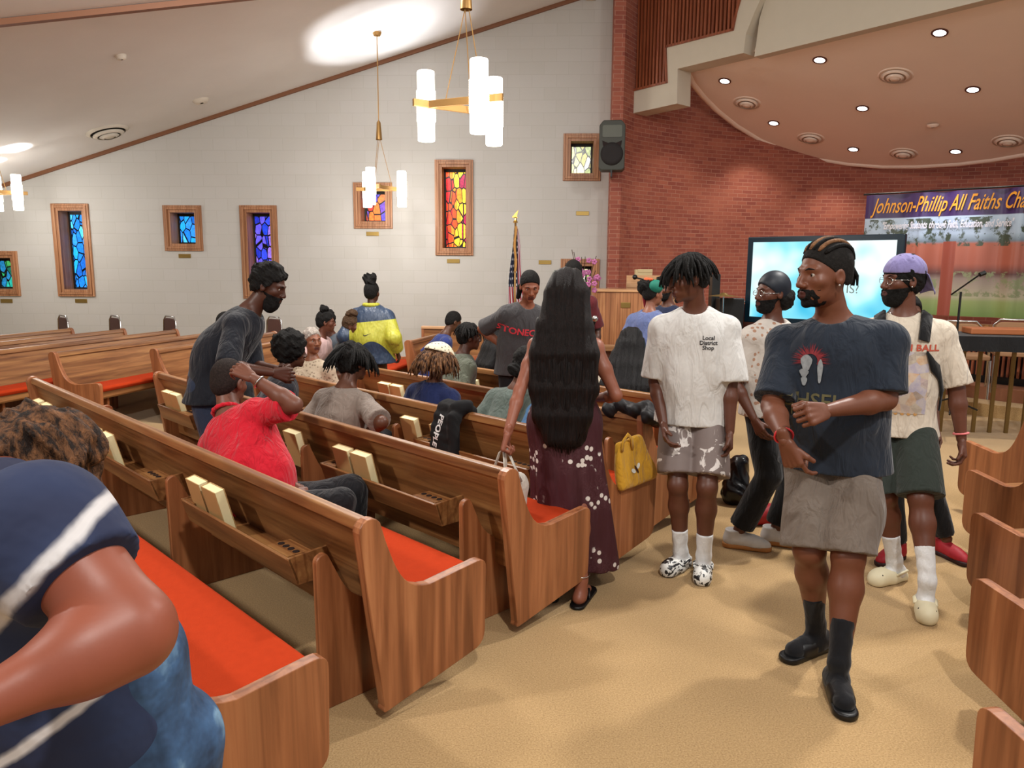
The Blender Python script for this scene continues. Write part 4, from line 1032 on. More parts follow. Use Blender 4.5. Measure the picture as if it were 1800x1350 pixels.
def drape_hair(root, J, path, widths, depth, mat, strands=120, seed=3, sr=.0035, h=.008, name='hair', rt=None, wav=.006, cover=.014, front=.06):
    """long hair: cap on the skull plus a hanging body along `path` (world points), with strands on top"""
    p = head_pts(J); s = J['s']; rt = rt or J['hr']; R = frame3(J['hr'], J['hf'], J['hu']); S = Sdf()
    S.ell(p(0, -.016, .038), ((.074 + cover) * s, (.094 + cover) * s, (.090 + cover) * s), R, 0, cuts=[(p(0, .075, front), (J['hf'] * .75 - J['hu'] * .55).normalized())])
    path = [Vector(q) for q in path]; nb = Vector((rt.y, -rt.x, 0)).normalized()
    for i in range(len(path) - 1):
        for t in np.linspace(-1, 1, 5):
            a = path[i] + rt * widths[i] * t * .8; b = path[i + 1] + rt * widths[i + 1] * t * .8
            a -= nb * abs(t) ** 2 * depth * .0; S.cap(a, b, depth, depth * .95, .03)
    o0 = npv(path[0]); rn = npv(rt)
    S.disp(lambda P: .0022 * np.sin(((P - o0) @ rn) * 230 + 1.5 * np.sin(P[..., 2] * 9)) + .003 * np.sin(((P - o0) @ rn) * 95 + np.sin(P[..., 2] * 6)))
    hb = sd(name, S, h, mat, root)
    rnd = random.Random(seed); mb = MB()
    for k in range(strands):
        t = rnd.uniform(-1, 1); side = rnd.choice((-1, 1)); off = depth * math.sqrt(max(.05, 1 - (abs(t) * .5) ** 2)); pts = []
        ph = rnd.uniform(0, 6); L = rnd.uniform(.75, 1.05)
        for i, q in enumerate(path):
            sgn = 1 if side > 0 else -1
            pts.append(q + rt * (widths[i] * t * (.98 if abs(t) > .9 else .95) + wav * math.sin(i * 1.7 + ph)) + nb * sgn * off * (.97 if i else .6))
        last = pts[-1] + (pts[-1] - pts[-2]).normalized() * rnd.uniform(-.02, .07); pts.append(last)
        mb.tube(pts, [sr] * (len(pts) - 1) + [sr * .3], 5)
    loc_add(mb.build('hair_strand', mat, smooth=True), root)
    return hb
def beard(root, J, drop=.0, full=1.0, h=.004, mat=None, mous=True, line=-.045, g=.0040):
    """hair over the jaw: the head's own surface grown a little, kept below a line from the ear to under the nose"""
    p = head_pts(J); s = J['s']; R = frame3(J['hr'], J['hf'], J['hu']); S = head_sdf(J, 0, full); S.ops = S.ops[:-1]
    if drop > 0: S.ell(p(0, .045, -.085 - drop * .8), tuple(x * s for x in (.044, .045, .030 + drop)), R, .02)
    nz = lumps(.0010, 150, 1); g = g * s; S.disp(lambda P: nz(P) - g)
    a = p(0, .0, line + .012); b = p(0, .105, -.044); t_ = (b - a).normalized(); S.cut(a, (J['hu'] - t_ * J['hu'].dot(t_)).normalized())
    S.cut(p(0, -.012, 0), -J['hf']); S.ell(p(0, .108, -.0635), (.026 * s, .026 * s, .0150 * s), R, .002, 's')
    if not mous: S.ell(p(0, .105, -.050), (.032 * s, .03 * s, .026 * s), R, .006, 's')
    return sd('beard', S, h, mat or M_hair, root)
def scatter_mat(name, base, dots, scale, size, second=None, rnd=1.0, basevar=.06, stretch=(1, 1, 1), thresh2=.62):
    t = NT(name); v = t.coord('Object', stretch); vo = t.n('ShaderNodeTexVoronoi', {'Vector': v, 'Scale': scale, 'Randomness': rnd}, feature='F1')
    m = t.ramp(vo.outputs['Distance'], [(size, (1, 1, 1)), (size + .03, (0, 0, 0))])
    n = t.noise(v, 2.2, 3); gate = t.ramp(n, [(.46, (0, 0, 0)), (.50, (1, 1, 1))]) if second else None
    fac = t.mix(1, m, gate, 'MULTIPLY') if gate is not None else m
    c = t.mix(fac, srgb(base), srgb(dots))
    if second:
        w_ = t.ramp(t.noise(v, scale * 1.6, 5, .75), [(.60, (0, 0, 0)), (.66, (.55, .55, .55))]); c = t.mix(t.mix(1, w_, gate, 'MULTIPLY'), c, srgb(second))
    t.base(c); t.set(Roughness=.85); t.b.inputs['Specular IOR Level'].default_value = .2; t.bump(t.noise(t.coord('Object'), 9, 3, .5, 1), .4, .04); return t.m
M_white_t = cloth('white_cotton', 'cbc9c6', .6); M_navy = cloth('navy_cotton', '1c2430', .6); M_black = MATS['black_plastic']
M_blackcloth = cloth('black_cloth', '0d0d10', .4); M_sock = cloth('white_sock', 'd0d0d0', .2, scale=30); M_socb = cloth('black_sock', '0c0d12', .2)

# ---- man in the navy t-shirt, striding in the aisle
def navy_man():
    J = skel((1.38, 3.13), 208, 1.77, twist=0, lean=3, side=4, hoff=.045, headaz=252, headpitch=-4, sw=1.12, neck_fwd=.02,
             arms={'R': (at(1381, 775, 2.82), (.6, -1, -.1)), 'L': (at(1452, 724, 2.66), (-.5, -.1, -2.0))},
             legs={'R': (atz(1434, 1098, .13), (0, 1, 0)), 'L': (atz(1474, 1172, .12), (0, 1, 0))})
    J['eL'] = at(1556, 702, 2.96); J['wL'] = at(1452, 722, 2.77)
    J['hs'] = 1.08; J['tR'] = azv(240); J['tL'] = azv(192)
    J['fzL'] = .0; J['fzR'] = .0
    fd = (J['wL'] - J['eL']).normalized()
    root = person('man in faded navy t-shirt with dark red print and taupe shorts, striding', J, '6b3f2c', .008, b=1.18, belly=.8, fat=1.08,
                  hands={'R': dict(d=(Vector((.35, -.1, -.9))), pn=Vector((.6, .3, -.2)), th=Vector((.4, -.9, 0)), curls=[.35, .9, 1.0, 1.05], tcurl=.3, s=1.08),
                         'L': dict(d=fd, pn=Vector((.1, .9, -.35)), th=Vector((0, .2, 1)), curls=[1.0, 1.1, 1.15, 1.2], tcurl=.6, s=1.08)}, hand_res=.0035)
    sh = sd('t_shirt', shirt_sdf(J, 1.16, .020, .90, -.10, belly=.9, seed=1, wr=.008, sl_loose=.035), .0075, M_navy, root)
    sd('shorts', pants_sdf(J, 1.08, .98, .020, flare=.026, wr=.009), .008, cloth('taupe_cotton', '6d6259', .7), root)
    shoes(root, J, 'slide', (M_black, M_black, M_socb, .17), res=.006)
    wb = MB(); d = (J['wR'] - J['eR']).normalized(); c = J['wR'] - d * .035; u = d.orthogonal().normalized(); v = d.cross(u)
    wb.tube([c + (u * math.cos(a) + v * math.sin(a)) * .034 for a in [2 * math.pi * i / 20 for i in range(20)]], .005, 6, closed=True, flat=1.0)
    loc_add(wb.build('wristband', plain('coral_rubber', 'd8343c', .5), smooth=True), root)
    # cornrows running back over the head
    hair_obj(root, hair_cap(J, .006, .072, .0, tilt=.60), .004, hairmat('cropped_black_hair', '0e0b09', (80, 80, 80), .5, .8))
    p = head_pts(J); mb = MB(); rows = [-.058, -.038, -.019, 0, .019, .038, .058]
    for i, x in enumerate(rows):
        pts = []
        for k in range(13):
            a = rad(38 + k * 10.5); y = .094 * math.cos(a); z = .090 * math.sin(a); xs_ = x * (.75 + .3 * math.sin(a)) * (1 - .3 * (k / 12) ** 2); f_ = math.sqrt(max(.1, 1 - (xs_ / .082) ** 2))
            pts.append(p(xs_ * 1.04, -.016 + y * 1.07 * f_, .038 + z * 1.09 * f_ - (0 if k < 11 else .01)))
        mb.cur = 1 if i % 2 else 0; mb.tube(pts, [.005] + [.0088] * 11 + [.006], 8)
    loc_add(mb.build('cornrow', [M_hair, hairmat('bronde_braid', '6b4a30', (60, 60, 60), .8, .6)], smooth=True), root)
    mb = MB()
    for i in range(6):
        x = -.03 + i * .012; mb.tube([p(x, -.105, .02), p(x * 1.1, -.122, -.01), p(x * 1.2 + .004 * (i % 2), -.120, -.045)], [.007, .0065, .004], 6)
    loc_add(mb.build('braid_tail', M_hair, smooth=True), root)
    beard(root, J, .0, 1.0, line=-.062, g=.0022)
    for q in (-1, 1): loc_add(MB().sphere(p(q * .086, .005, -.034), .0055, 6).build('ear_stud', M_chrome, smooth=True), root)
    # shirt art: a burst of red over a pale patch, faded lettering below it
    X = J['rt'] * -1; X = Vector((X.x, X.y, 0)).normalized(); Y = Vector((0, 0, 1)); P0 = J['chest'] - Vector((0, 0, .045)) - X * .075
    M_red = plain('faded_red_ink', '7c2a30', .9, var=.5, nscale=60); M_pale = plain('faded_grey_ink', '8d9296', .9, var=.4, nscale=70); M_ol = plain('olive_ink', '5a5438', .9, var=.4, nscale=60)
    vs, fs = [], []; rnd = random.Random(4)
    for i in range(90):
        a = rad(-20 + 220 * i / 89 + rnd.uniform(-4, 4)); r0, r1 = .028, rnd.uniform(.055, .085); k = len(vs)
        vs += [(r0 * math.cos(a - .07), r0 * math.sin(a - .07), 0), (r0 * math.cos(a + .07), r0 * math.sin(a + .07), 0), (r1 * math.cos(a + .02), r1 * math.sin(a + .02) * .9, 0)]; fs.append((k, k + 1, k + 2))
    decal('shirt_print', sh, vs, fs, P0 + Y * .05, X, Y, M_red, root)
    vs, fs = [], []
    for cx, cy, rx, ry in ((-.015, .03, .022, .034), (-.022, -.012, .018, .018), (-.02, -.045, .012, .02), (.04, .0, .01, .05)):
        k = len(vs); vs += [(cx + rx * math.cos(a) * (1 + .2 * math.sin(3 * a)), cy + ry * math.sin(a), 0) for a in [2 * math.pi * i / 14 for i in range(14)]]; fs.append(tuple(range(k, k + 14)))
    decal('shirt_print', sh, vs, fs, P0 + Y * .01, X, Y, M_pale, root, .005)
    for txt, dy, sz in (('CHSEI', -.115, .085), ('NEVER', -.165, .045)):
        vs, fs = text_mesh(txt, sz, bold=.001); decal('shirt_print', sh, vs, fs, P0 + Y * dy, X, Y, M_ol, root)
    return root, J
navy_man()

# ---- man in the white t-shirt
def white_man():
    J = skel((1.02, 4.12), 196, 1.74, headaz=262, headpitch=-14, neck_fwd=.03, lean=4, side=2, sw=1.02,
             arms={'R': (at(1166, 745, 4.0), (.6, -1, -.1)), 'L': (at(1283, 762, 3.95), (-.5, -1, -.1))},
             legs={'R': (atz(1196, 968, .11), (0, 1, 0)), 'L': (atz(1237, 978, .11), (0, 1, 0))})
    J['tR'] = azv(222); J['tL'] = azv(196)
    root = person('man in a plain white t-shirt with small dark chest lettering and patterned grey shorts', J, '5b3526', .008, b=1.0, hands={'R': dict(curl=.35), 'L': dict(curl=.45)})
    sh = sd('t_shirt', shirt_sdf(J, 1.04, .028, .95, -.10, seed=5, wr=.008, sl_loose=.045), .0075, M_white_t, root)
    t = NT('grey_patterned_nylon'); v = t.coord('Object'); n = t.noise(v, 7, 4, .6, 1.2); t.base(t.ramp(n, [(.0, '6a5d5a'), (.56, '726460'), (.58, 'cfc8c4'), (.66, 'cfc8c4'), (.68, '5f5452')])); t.set(Roughness=.6)
    sd('shorts', pants_sdf(J, 1.0, .86, .020, flare=.030, wr=.009), .008, t.m, root)
    X = J['rt'] * -1; X = Vector((X.x, X.y, 0)).normalized(); Y = Vector((0, 0, 1)); ink = plain('dark_ink', '26262a', .8)
    for i, wd in enumerate(('Local', 'District', 'Shop')):
        vs, fs = text_mesh(wd, .030, bold=.0006); decal('shirt_lettering', sh, vs, fs, J['chest'] + X * .075 + Y * (.03 - i * .026), X, Y, ink, root)
    t = NT('marbled_rubber'); n = t.noise(t.coord('Object'), 16, 3, .5, 2.5); t.base(t.ramp(n, [(.47, '16161a'), (.5, 'd8d8d4')])); t.set(Roughness=.4)
    shoes(root, J, 'clog', (t.m, t.m, M_sock, .14))
    hair_obj(root, hair_cap(J, .010, .060, -.03, lump=lumps(.002, 120)), .005)
    locks(root, J, 150, .15, .0075, seed=5, fwd=.35, droop=.9)
    p = head_pts(J); S = Sdf(); S.ell(p(0, .082, -.098), (.017, .014, .014), None, 0); S.disp(lumps(.0015, 120)); sd('goatee', S, .004, M_hair, root)
    return root
white_man()

# ---- man with the backpack
def backpack_man():
    J = skel((2.05, 3.95), 206, 1.73, headaz=262, headpitch=-2, sw=1.05, lean=-1,
             arms={'R': (at(1560, 745, 4.0), (.4, -1, -.1)), 'L': (at(1690, 772, 3.80), (-1.0, -.6, -.1))},
             legs={'R': (atz(1572, 985, .12), (0, 1, 0)), 'L': (atz(1632, 1040, .12), (0, 1, 0))})
    J['tR'] = azv(245); J['tL'] = azv(205)
    root = person('man in a lavender backwards cap and cream t-shirt with a faded print, dark green shorts', J, '633a2a', .008, b=1.08, belly=.3, hands={'L': dict(curl=.5), 'R': dict(curl=.4)})
    sh = sd('t_shirt', shirt_sdf(J, 1.08, .022, .95, -.11, belly=.3, seed=9, wr=.010, sl_loose=.04), .0075, cloth('cream_cotton', 'cbbfae', .8), root)
    sd('shorts', pants_sdf(J, 1.05, .98, .020, flare=.028, wr=.007), .008, cloth('dark_green_cotton', '2c332e', .6), root)
    shoes(root, J, 'clog', (plain('cream_rubber', 'd6cdae', .5),) * 2 + (M_sock, .17))
    X = J['rt'] * -1; X = Vector((X.x, X.y, 0)).normalized(); Y = Vector((0, 0, 1)); C = J['chest'] - Vector((0, 0, .03))
    vs, fs = text_mesh('DRAGON BALL', .046, bold=.0015, space=1.05); decal('shirt_lettering', sh, vs, fs, C + Y * .035 + X * .01, X, Y, plain('red_ink', 'b4503c', .9, var=.25, nscale=50), root)
    t = NT('faded_colour_print'); v = t.coord('Object'); vo = t.n('ShaderNodeTexVoronoi', {'Vector': v, 'Scale': 22.0}, feature='F1'); sp_ = t.n('ShaderNodeSeparateColor', {'Color': vo.outputs['Color']}).outputs[0]
    c = t.ramp(sp_, [(0, 'b9a892'), (.25, 'a08e8c'), (.4, 'c4b49a'), (.55, '8c8078'), (.7, 'bf9a78'), (.85, 'a39cab')], 'LINEAR'); t.base(t.mix(t.ramp(t.noise(v, 30, 3), [(.4, (0, 0, 0)), (.6, (.7, .7, .7))]), c, srgb('cbbfae'))); t.set(Roughness=.9)
    vs, fs = gridpatch(.25, .32, 18, 22); decal('shirt_print', sh, vs, fs, C - Y * .145 + X * .01, X, Y, t.m, root)
    vs, fs = [], []
    for i in range(7):
        k = len(vs); cx = -.09 + i * .03; vs += [(cx + .009 * math.cos(a), .009 * math.sin(a), 0) for a in [2 * math.pi * j / 8 for j in range(8)]]; fs.append(tuple(range(k, k + 8)))
    decal('shirt_print', sh, vs, fs, C - Y * .305, X, Y, plain('ochre_ink', 'b98a50', .9), root)
    # cap worn backwards, hair, beard, glasses
    p = head_pts(J); s = J['s']; R = frame3(J['hr'], J['hf'], J['hu']); lav = cloth('lavender_cotton', '7f78a8', .5)
    S = Sdf(); S.ell(p(0, -.014, .050), (.090 * s, .110 * s, .092 * s), R, 0); S.cut(p(0, .08, .046), (J['hf'] * .08 - J['hu']).normalized()); S.disp(wrink(.003, 40, 1)); cp_ = sd('cap', S, .0045, lav, root)
    mb = MB(); mb.grid(lambda u, v: p((u - .5) * .15 * (1 - .25 * v * v), -.095 - .085 * v * (1 - (2 * u - 1) ** 2 * .35), .048 - .105 * v - .018 * (2 * u - 1) ** 2), 13, 7)
    loc_add(mb.build('cap_brim', lav, smooth=True, solid=.004), root)
    hair_obj(root, hair_cap(J, .012, .02, -.10, lump=lumps(.003, 90)), .005)
    beard(root, J, .012, 1.06)
    mb = MB()
    for q in (-1, 1):
        mb.tube([p(q * .034 + .021 * math.cos(a), .098 - .006 * abs(math.cos(a)), .002 + .018 * math.sin(a)) for a in [2 * math.pi * i / 18 for i in range(18)]], .0014, 6, closed=True)
        mb.tube([p(q * .055, .092, .008), p(q * .080, .03, .006), p(q * .082, -.005, .0)], .0014, 6)
    mb.tube([p(-.013, .099, .006), p(.013, .099, .006)], .0014, 6); loc_add(mb.build('glasses', M_chrome, smooth=True), root)
    loc_add(MB().sphere(p(-.086, .003, -.03), .005, 6).build('ear_stud', M_chrome, smooth=True), root)
    loc_add(MB().tube([J['neck'] + J['rt'] * x + J['fwd'] * (.075 - x * x * 6) + J['up'] * (.005 + x * x * 8 - .03) for x in (-.07, -.05, -.03, 0, .03, .05, .07)], .0016, 6).build('necklace', M_chrome, smooth=True), root)
    d = (J['wL'] - J['eL']).normalized(); c = J['wL'] - d * .03; u = d.orthogonal().normalized(); v = d.cross(u)
    loc_add(MB().tube([c + (u * math.cos(a) + v * math.sin(a)) * .034 for a in [2 * math.pi * i / 20 for i in range(20)]], .0055, 6, closed=True).build('wristband', plain('pink_rubber', 'e0787a', .5), smooth=True), root)
    # backpack: a thing of its own, straps over both shoulders
    bp = empty('backpack', (J['chest'].x, J['chest'].y, 0), 0, 'black backpack with wide padded straps on the man in the cream t-shirt', 'backpack')
    back = -J['fwd']; bc = J['chest'] + back * .20 - J['up'] * .10; RB = frame3(J['rt'], J['fwd'], J['up'])
    S = Sdf(); S.cap(bc + J['up'] * .12, bc - J['up'] * .12, .135, .145, .02, .6, J['fwd']); S.disp(wrink(.004, 25)); sd('bag_body', S, .009, M_blackcloth, bp)
    bvh = BVHTree.FromPolygons([v_.co + root.location for v_ in sh.data.vertices], [tuple(q_.vertices) for q_ in sh.data.polygons])
    for q in (-1, 1):
        path = []
        for i in range(15):
            t_ = i / 14; a = math.pi * (.92 - 1.5 * t_)
            cc = J['chest'] + J['up'] * .06 + J['rt'] * q * (.098 + .02 * t_)
            dv = (J['fwd'] * -math.cos(a) * 1 + J['up'] * math.sin(a))
            if t_ > .62: tt = (t_ - .62) / .38; o_ = J['chest'] + J['rt'] * q * (.125 + .055 * tt) - J['up'] * (.02 + .30 * tt); ray_d = (J['fwd'] * (1 - tt * .85) + J['rt'] * q * tt * .8).normalized()
            else: tt = t_ / .62; ang = math.pi * (.95 - .92 * tt); o_ = J['chest'] + J['rt'] * q * (.10 + .02 * tt) + J['up'] * .02; ray_d = (-J['fwd'] * -math.cos(ang) * -1 * -1 * 1.0 + J['up'] * math.sin(ang)); ray_d = (J['fwd'] * -math.cos(ang) + J['up'] * max(.05, math.sin(ang))).normalized()
            hit = bvh.ray_cast(o_ + ray_d * .4, -ray_d); path.append((hit[0] if hit[0] is not None else o_ + ray_d * .14) + ray_d * .008)
        m_ = MB(); W_ = [.033 if i < 11 else .012 for i in range(15)]
        for i, pt in enumerate(path):
            nrm = (pt - (J['chest'] - J['up'] * .05 if i > 8 else J['chest'] + J['up'] * .02)).normalized(); tg = (path[min(i + 1, 14)] - path[max(i - 1, 0)]).normalized(); sd_ = tg.cross(nrm).normalized()
            for a_, b_ in ((-1, 0), (-.8, 1), (.8, 1), (1, 0)): m_.v.append(pt + sd_ * W_[i] * a_ + nrm * .010 * b_)
            if i:
                k = i * 4
                for j in range(4): m_.f.append((k - 4 + j, k - 4 + (j + 1) % 4, k + (j + 1) % 4, k + j)); m_.mi.append(0)
        loc_add(m_.build('shoulder_strap', M_blackcloth, smooth=True), bp)
    return root
backpack_man()

# ---- person in red sneakers hidden behind the backpack man
def red_shoes():
    a1, a2 = atz(1574, 957, .1), atz(1664, 950, .1); c = (a1 + a2) / 2
    J = skel((c.x - .16, c.y + .10), 185, 1.52, legs={'R': (a1, None), 'L': (a2, None)}); J['tR'] = azv(235); J['tL'] = azv(165)
    root = person('person in red sneakers and black trousers standing behind the man with the backpack', J, '5c3828', .014, face=False)
    sd('shirt', shirt_sdf(J, 1, .02, .9, -.05), .014, M_blackcloth, root); sd('trousers', pants_sdf(J, .95, 1.9, .012), .012, M_blackcloth, root)
    rd = plain('red_mesh', '9c1826', .6, var=.2, nscale=60); shoes(root, J, 'sneaker', (rd, plain('dark_sole', '2a1216', .6), M_white_t), res=.007); hair_obj(root, hair_cap(J), .01)
red_shoes()

# ---- man with head wrap and flowered shirt
def durag_man():
    a1, a2 = atz(1300, 930, .12), atz(1366, 925, .12); c = (a1 + a2) / 2
    J = skel((c.x + .03, c.y + .06), 140, 1.64, headaz=255, headpitch=-2, headroll=0, twist=10, legs={'R': (a1, (0, 1, 0)), 'L': (a2, (0, 1, 0))}); J['tR'] = azv(110); J['tL'] = azv(112)
    root = person('man in a black head wrap, small-flowered white shirt, black trousers and white gum-soled sneakers', J, '5a3324', .009)
    sm = scatter_mat('small_flower_cotton', 'c4bcb4', 'a8826c', 26, .26)
    sd('shirt', shirt_sdf(J, 1.04, .025, .9, -.07, seed=3), .009, sm, root); sd('trousers', pants_sdf(J, 1.0, 1.9, .02, flare=.01), .009, M_blackcloth, root)
    shoes(root, J, 'sneaker', (plain('white_leather', 'c9c6c4', .5, nscale=30, var=.12), plain('gum_sole', 'b0763f', .6), plain('shoelace_white', 'dcdcdc', .8)))
    hair_obj(root, hair_cap(J, .013, .058, -.02), .006, plain('head_wrap', '111824', .5, var=.2), 'head_wrap')
    p = head_pts(J); S = Sdf(); S.ell(p(0, -.07, -.035), (.08, .07, .075), frame3(J['hr'], J['hf'], J['hu']), .02); S.disp(lumps(.004, 70)); hair_obj(root, S, .007)
    beard(root, J, .006); mb = MB()
    for q in (-1, 1): mb.tube([p(q * .034 + .021 * math.cos(a), .098, .002 + .016 * math.sin(a)) for a in [2 * math.pi * i / 14 for i in range(14)]], .002, 6, closed=True); mb.tube([p(q * .055, .092, .004), p(q * .082, -.005, .0)], .002, 6)
    loc_add(mb.build('glasses', M_chrome, smooth=True), root)
durag_man()

# ---- woman with very long hair and flowered dress
def long_hair_woman():
    J = skel((.28, 3.92), 8, 1.63, head=(0, 0, 0), headaz=8, sw=.95, lean=0, side=0,
             arms={'L': (at(884, 787, 3.60), (-1, -.5, -.6)), 'R': (at(1046, 700, 4.05), (.6, -.8, -.3))},
             legs={'L': (atz(965, 1015, .1), None), 'R': (atz(1022, 1028, .1), None)}, headpitch=-6)
    J['tR'] = azv(22); J['tL'] = azv(-10)
    root = person('woman seen from behind with very long straight black hair and a long burgundy flowered dress', J, '8c5440', .008, b=.88, fem=1,
                  hands={'L': dict(curl=.9, tcurl=.8, d=Vector((-.25, -.1, -.95)), pn=Vector((.9, 0, -.2)), th=Vector((0, 1, 0))), 'R': dict(curl=.4)})
    t = NT('burgundy_flower_print'); v = t.coord('Object', (1, 1, 1))
    vo = t.n('ShaderNodeTexVoronoi', {'Vector': v, 'Scale': 24.0, 'Randomness': .8}, feature='F1'); d1 = t.ramp(vo.outputs['Distance'], [(.30, (1, 1, 1)), (.34, (0, 0, 0))])
    gate = t.ramp(t.noise(v, 4.6, 2, .5), [(.535, (0, 0, 0)), (.56, (1, 1, 1))]); f_ = t.mix(1, d1, gate, 'MULTIPLY')
    stem = t.ramp(t.noise(v, 26, 5, .8, 2.0), [(.50, (0, 0, 0)), (.52, (.5, .5, .5)), (.54, (0, 0, 0))]); gate2 = t.ramp(t.noise(v, 4.6, 2, .5), [(.49, (0, 0, 0)), (.53, (1, 1, 1))])
    c = t.mix(t.mix(1, stem, gate2, 'MULTIPLY'), srgb('3c0c18'), srgb('a07a84')); t.base(t.mix(f_, c, srgb('d6cec8'))); t.set(Roughness=.7); t.bump(t.noise(t.coord('Object', (1, 1, .25)), 16, 2), .6, .03)
    S = Sdf(); s = J['s']; lr, lf = J['lrt'], J['lfwd']; RL = frame3(lr, lf, Vector((0, 0, 1)))
    S.ell(J['waist'] - Vector((0, 0, .02)), (.128, .098, .16), RL, .05); S.ell(J['chest'] - Vector((0, 0, .03)), (.148, .112, .13), RL, .05)
    c0 = J['pel'] + Vector((0, 0, -.02)); S.ell(c0, (.186, .152, .17), RL, .06); b0 = Vector((c0.x + .08, c0.y, .12)); 
    S.cap(c0, b0, .190, .23, .06, .95, lf); 
    o_ = npv(c0)
    def fold(P):
        q = P - o_; a = np.arctan2(q @ npv(lf), q @ npv(lr)); w_ = np.clip((c0.z - P[..., 2]) / .75, 0, 1); return w_ * .016 * (np.sin(a * 7 + 1) + .6 * np.sin(a * 12 + P[..., 2] * 3)) 
    S.disp(fold); S.disp(wrink(.004, 15, 2)); S.cut(b0 + Vector((0, 0, .0)), Vector((-.10, 0, -1)).normalized()); S.cut(J['chest'] + Vector((0, 0, .09)), Vector((0, 0, 1)))
    dr = sd('dress', S, .008, t.m, root)
    mb = MB()
    for q in (-1, 1): mb.tube([J['chest'] + J['rt'] * q * .08 - J['fwd'] * .11 + Vector((0, 0, .07)), J['neck'] + J['rt'] * q * .085 - Vector((0, 0, .01)), J['chest'] + J['rt'] * q * .08 + J['fwd'] * .12 + Vector((0, 0, .06))], .007, 6)
    loc_add(mb.build('dress_strap', t.m, smooth=True), root)
    p = head_pts(J)
    b_ = -J['lfwd']; base = J['neck'] + b_ * .07
    path = [p(0, -.03, .10), p(0, -.075, .02), J['neck'] + b_ * .075 + Vector((0, 0, .02)), J['chest'] + b_ * .135 + Vector((0, 0, .04)), J['waist'] + b_ * .14 + Vector((0, 0, .04)), J['pel'] + b_ * .155 + Vector((.0, 0, .06)), J['pel'] + b_ * .165 + Vector((.01, 0, -.06))]
    drape_hair(root, J, path, [.045, .085, .125, .165, .165, .135, .08], .045, hairmat('dark_brown_long_hair', '070303', (190, 190, 3), .7, .5, '1e0d08'), 260, wav=.004, sr=.0030, rt=J['lrt'], cover=.02, front=.02)
    shoes(root, J, 'none', ())
    for q in 'LR':
        P = foot_frame(J, q); S = Sdf(); S.cap(P(0, -.065, .010), P(0, .155, .010), .040, .044, 0); S.cut(P(0, 0, .018), (0, 0, 1)); S.cut(P(0, 0, .001), (0, 0, -1)); sd('flip_flop_sole', S, .006, M_black, root)
        loc_add(MB().tube([P(-.042, .02, .02), P(-.025, .07, .055), P(0, .115, .035), P(.025, .07, .055), P(.042, .02, .02)], .006, 6).build('flip_flop_strap', M_black, smooth=True), root)
    d = Vector((0, 0, 1)); c = J['aR'] + Vector((0, 0, .03)); loc_add(MB().tube([c + Vector((math.cos(a), math.sin(a), .1 * math.sin(a))) * .042 for a in [2 * math.pi * i / 18 for i in range(18)]], .0022, 5, closed=True).build('anklet', M_chrome, smooth=True), root)
    return J
JL = long_hair_woman()

# ---- man in the red polo, sitting sideways in the foreground pew
def red_man():
    J = skel((-1.29, 3.76), 92, 1.80, 'sit', seat=.36, twist=-62, side=-36, lean=10, headaz=20, headpitch=-12, sw=1.08,
             arms={'R': (at(450, 668, 3.78), (.5, 1.2, -.6)), 'L': (('l', -.02, .26, -.16), (-1, .1, -.5))})
    J['eR'] = at(517, 712, 3.78); J['wR'] = at(444, 664, 3.80)
    root = person('man in bright red polo sitting back to us, one hand by his head', J, '6a4030', .008, b=1.12, belly=.4,
                  hands={'R': dict(d=Vector((-.85, .2, .45)), pn=Vector((0, .6, -.7)), curl=.5)}, face=True)
    sd('polo_shirt', shirt_sdf(J, 1.20, .024, .86, -.03, belly=.3, seed=4, wr=.009, sl_loose=.03, neckr=.062), .0075, cloth('red_jersey', 'c01428', .9, var=.12), root)
    S = Sdf(); u = J['up']; c = J['neck'] + u * .005
    for i in range(14):
        a = 2 * math.pi * i / 14; b_ = 2 * math.pi * (i + 1) / 14; f = lambda t: c + (J['rt'] * math.cos(t) * .072 + J['fwd'] * math.sin(t) * .070) + u * (.012 - .02 * math.sin(t)); S.cap(f(a), f(b_), .011, .011, .006)
    sd('polo_collar', S, .005, MATS['red_jersey'], root)
    sd('jeans', pants_sdf(J, 1.05, 1.92, .014, wr=.006), .009, cloth('black_denim', '121217', .6), root)
    shoes(root, J, 'sneaker', (M_blackcloth, M_black, M_blackcloth), res=.01)
    hair_obj(root, hair_cap(J, .005, .070, -.06), .005, hairmat('short_fade_hair', '1d1512', (90, 90, 90), .4, .85))
    d = (J['wR'] - J['eR']).normalized(); c = J['wR'] - d * .04; u = d.orthogonal().normalized(); v = d.cross(u)
    loc_add(MB().tube([c + (u * math.cos(a) + v * math.sin(a)) * .033 for a in [2 * math.pi * i / 18 for i in range(18)]], .005, 6, closed=True).build('bracelet', M_chrome, smooth=True), root)
red_man()

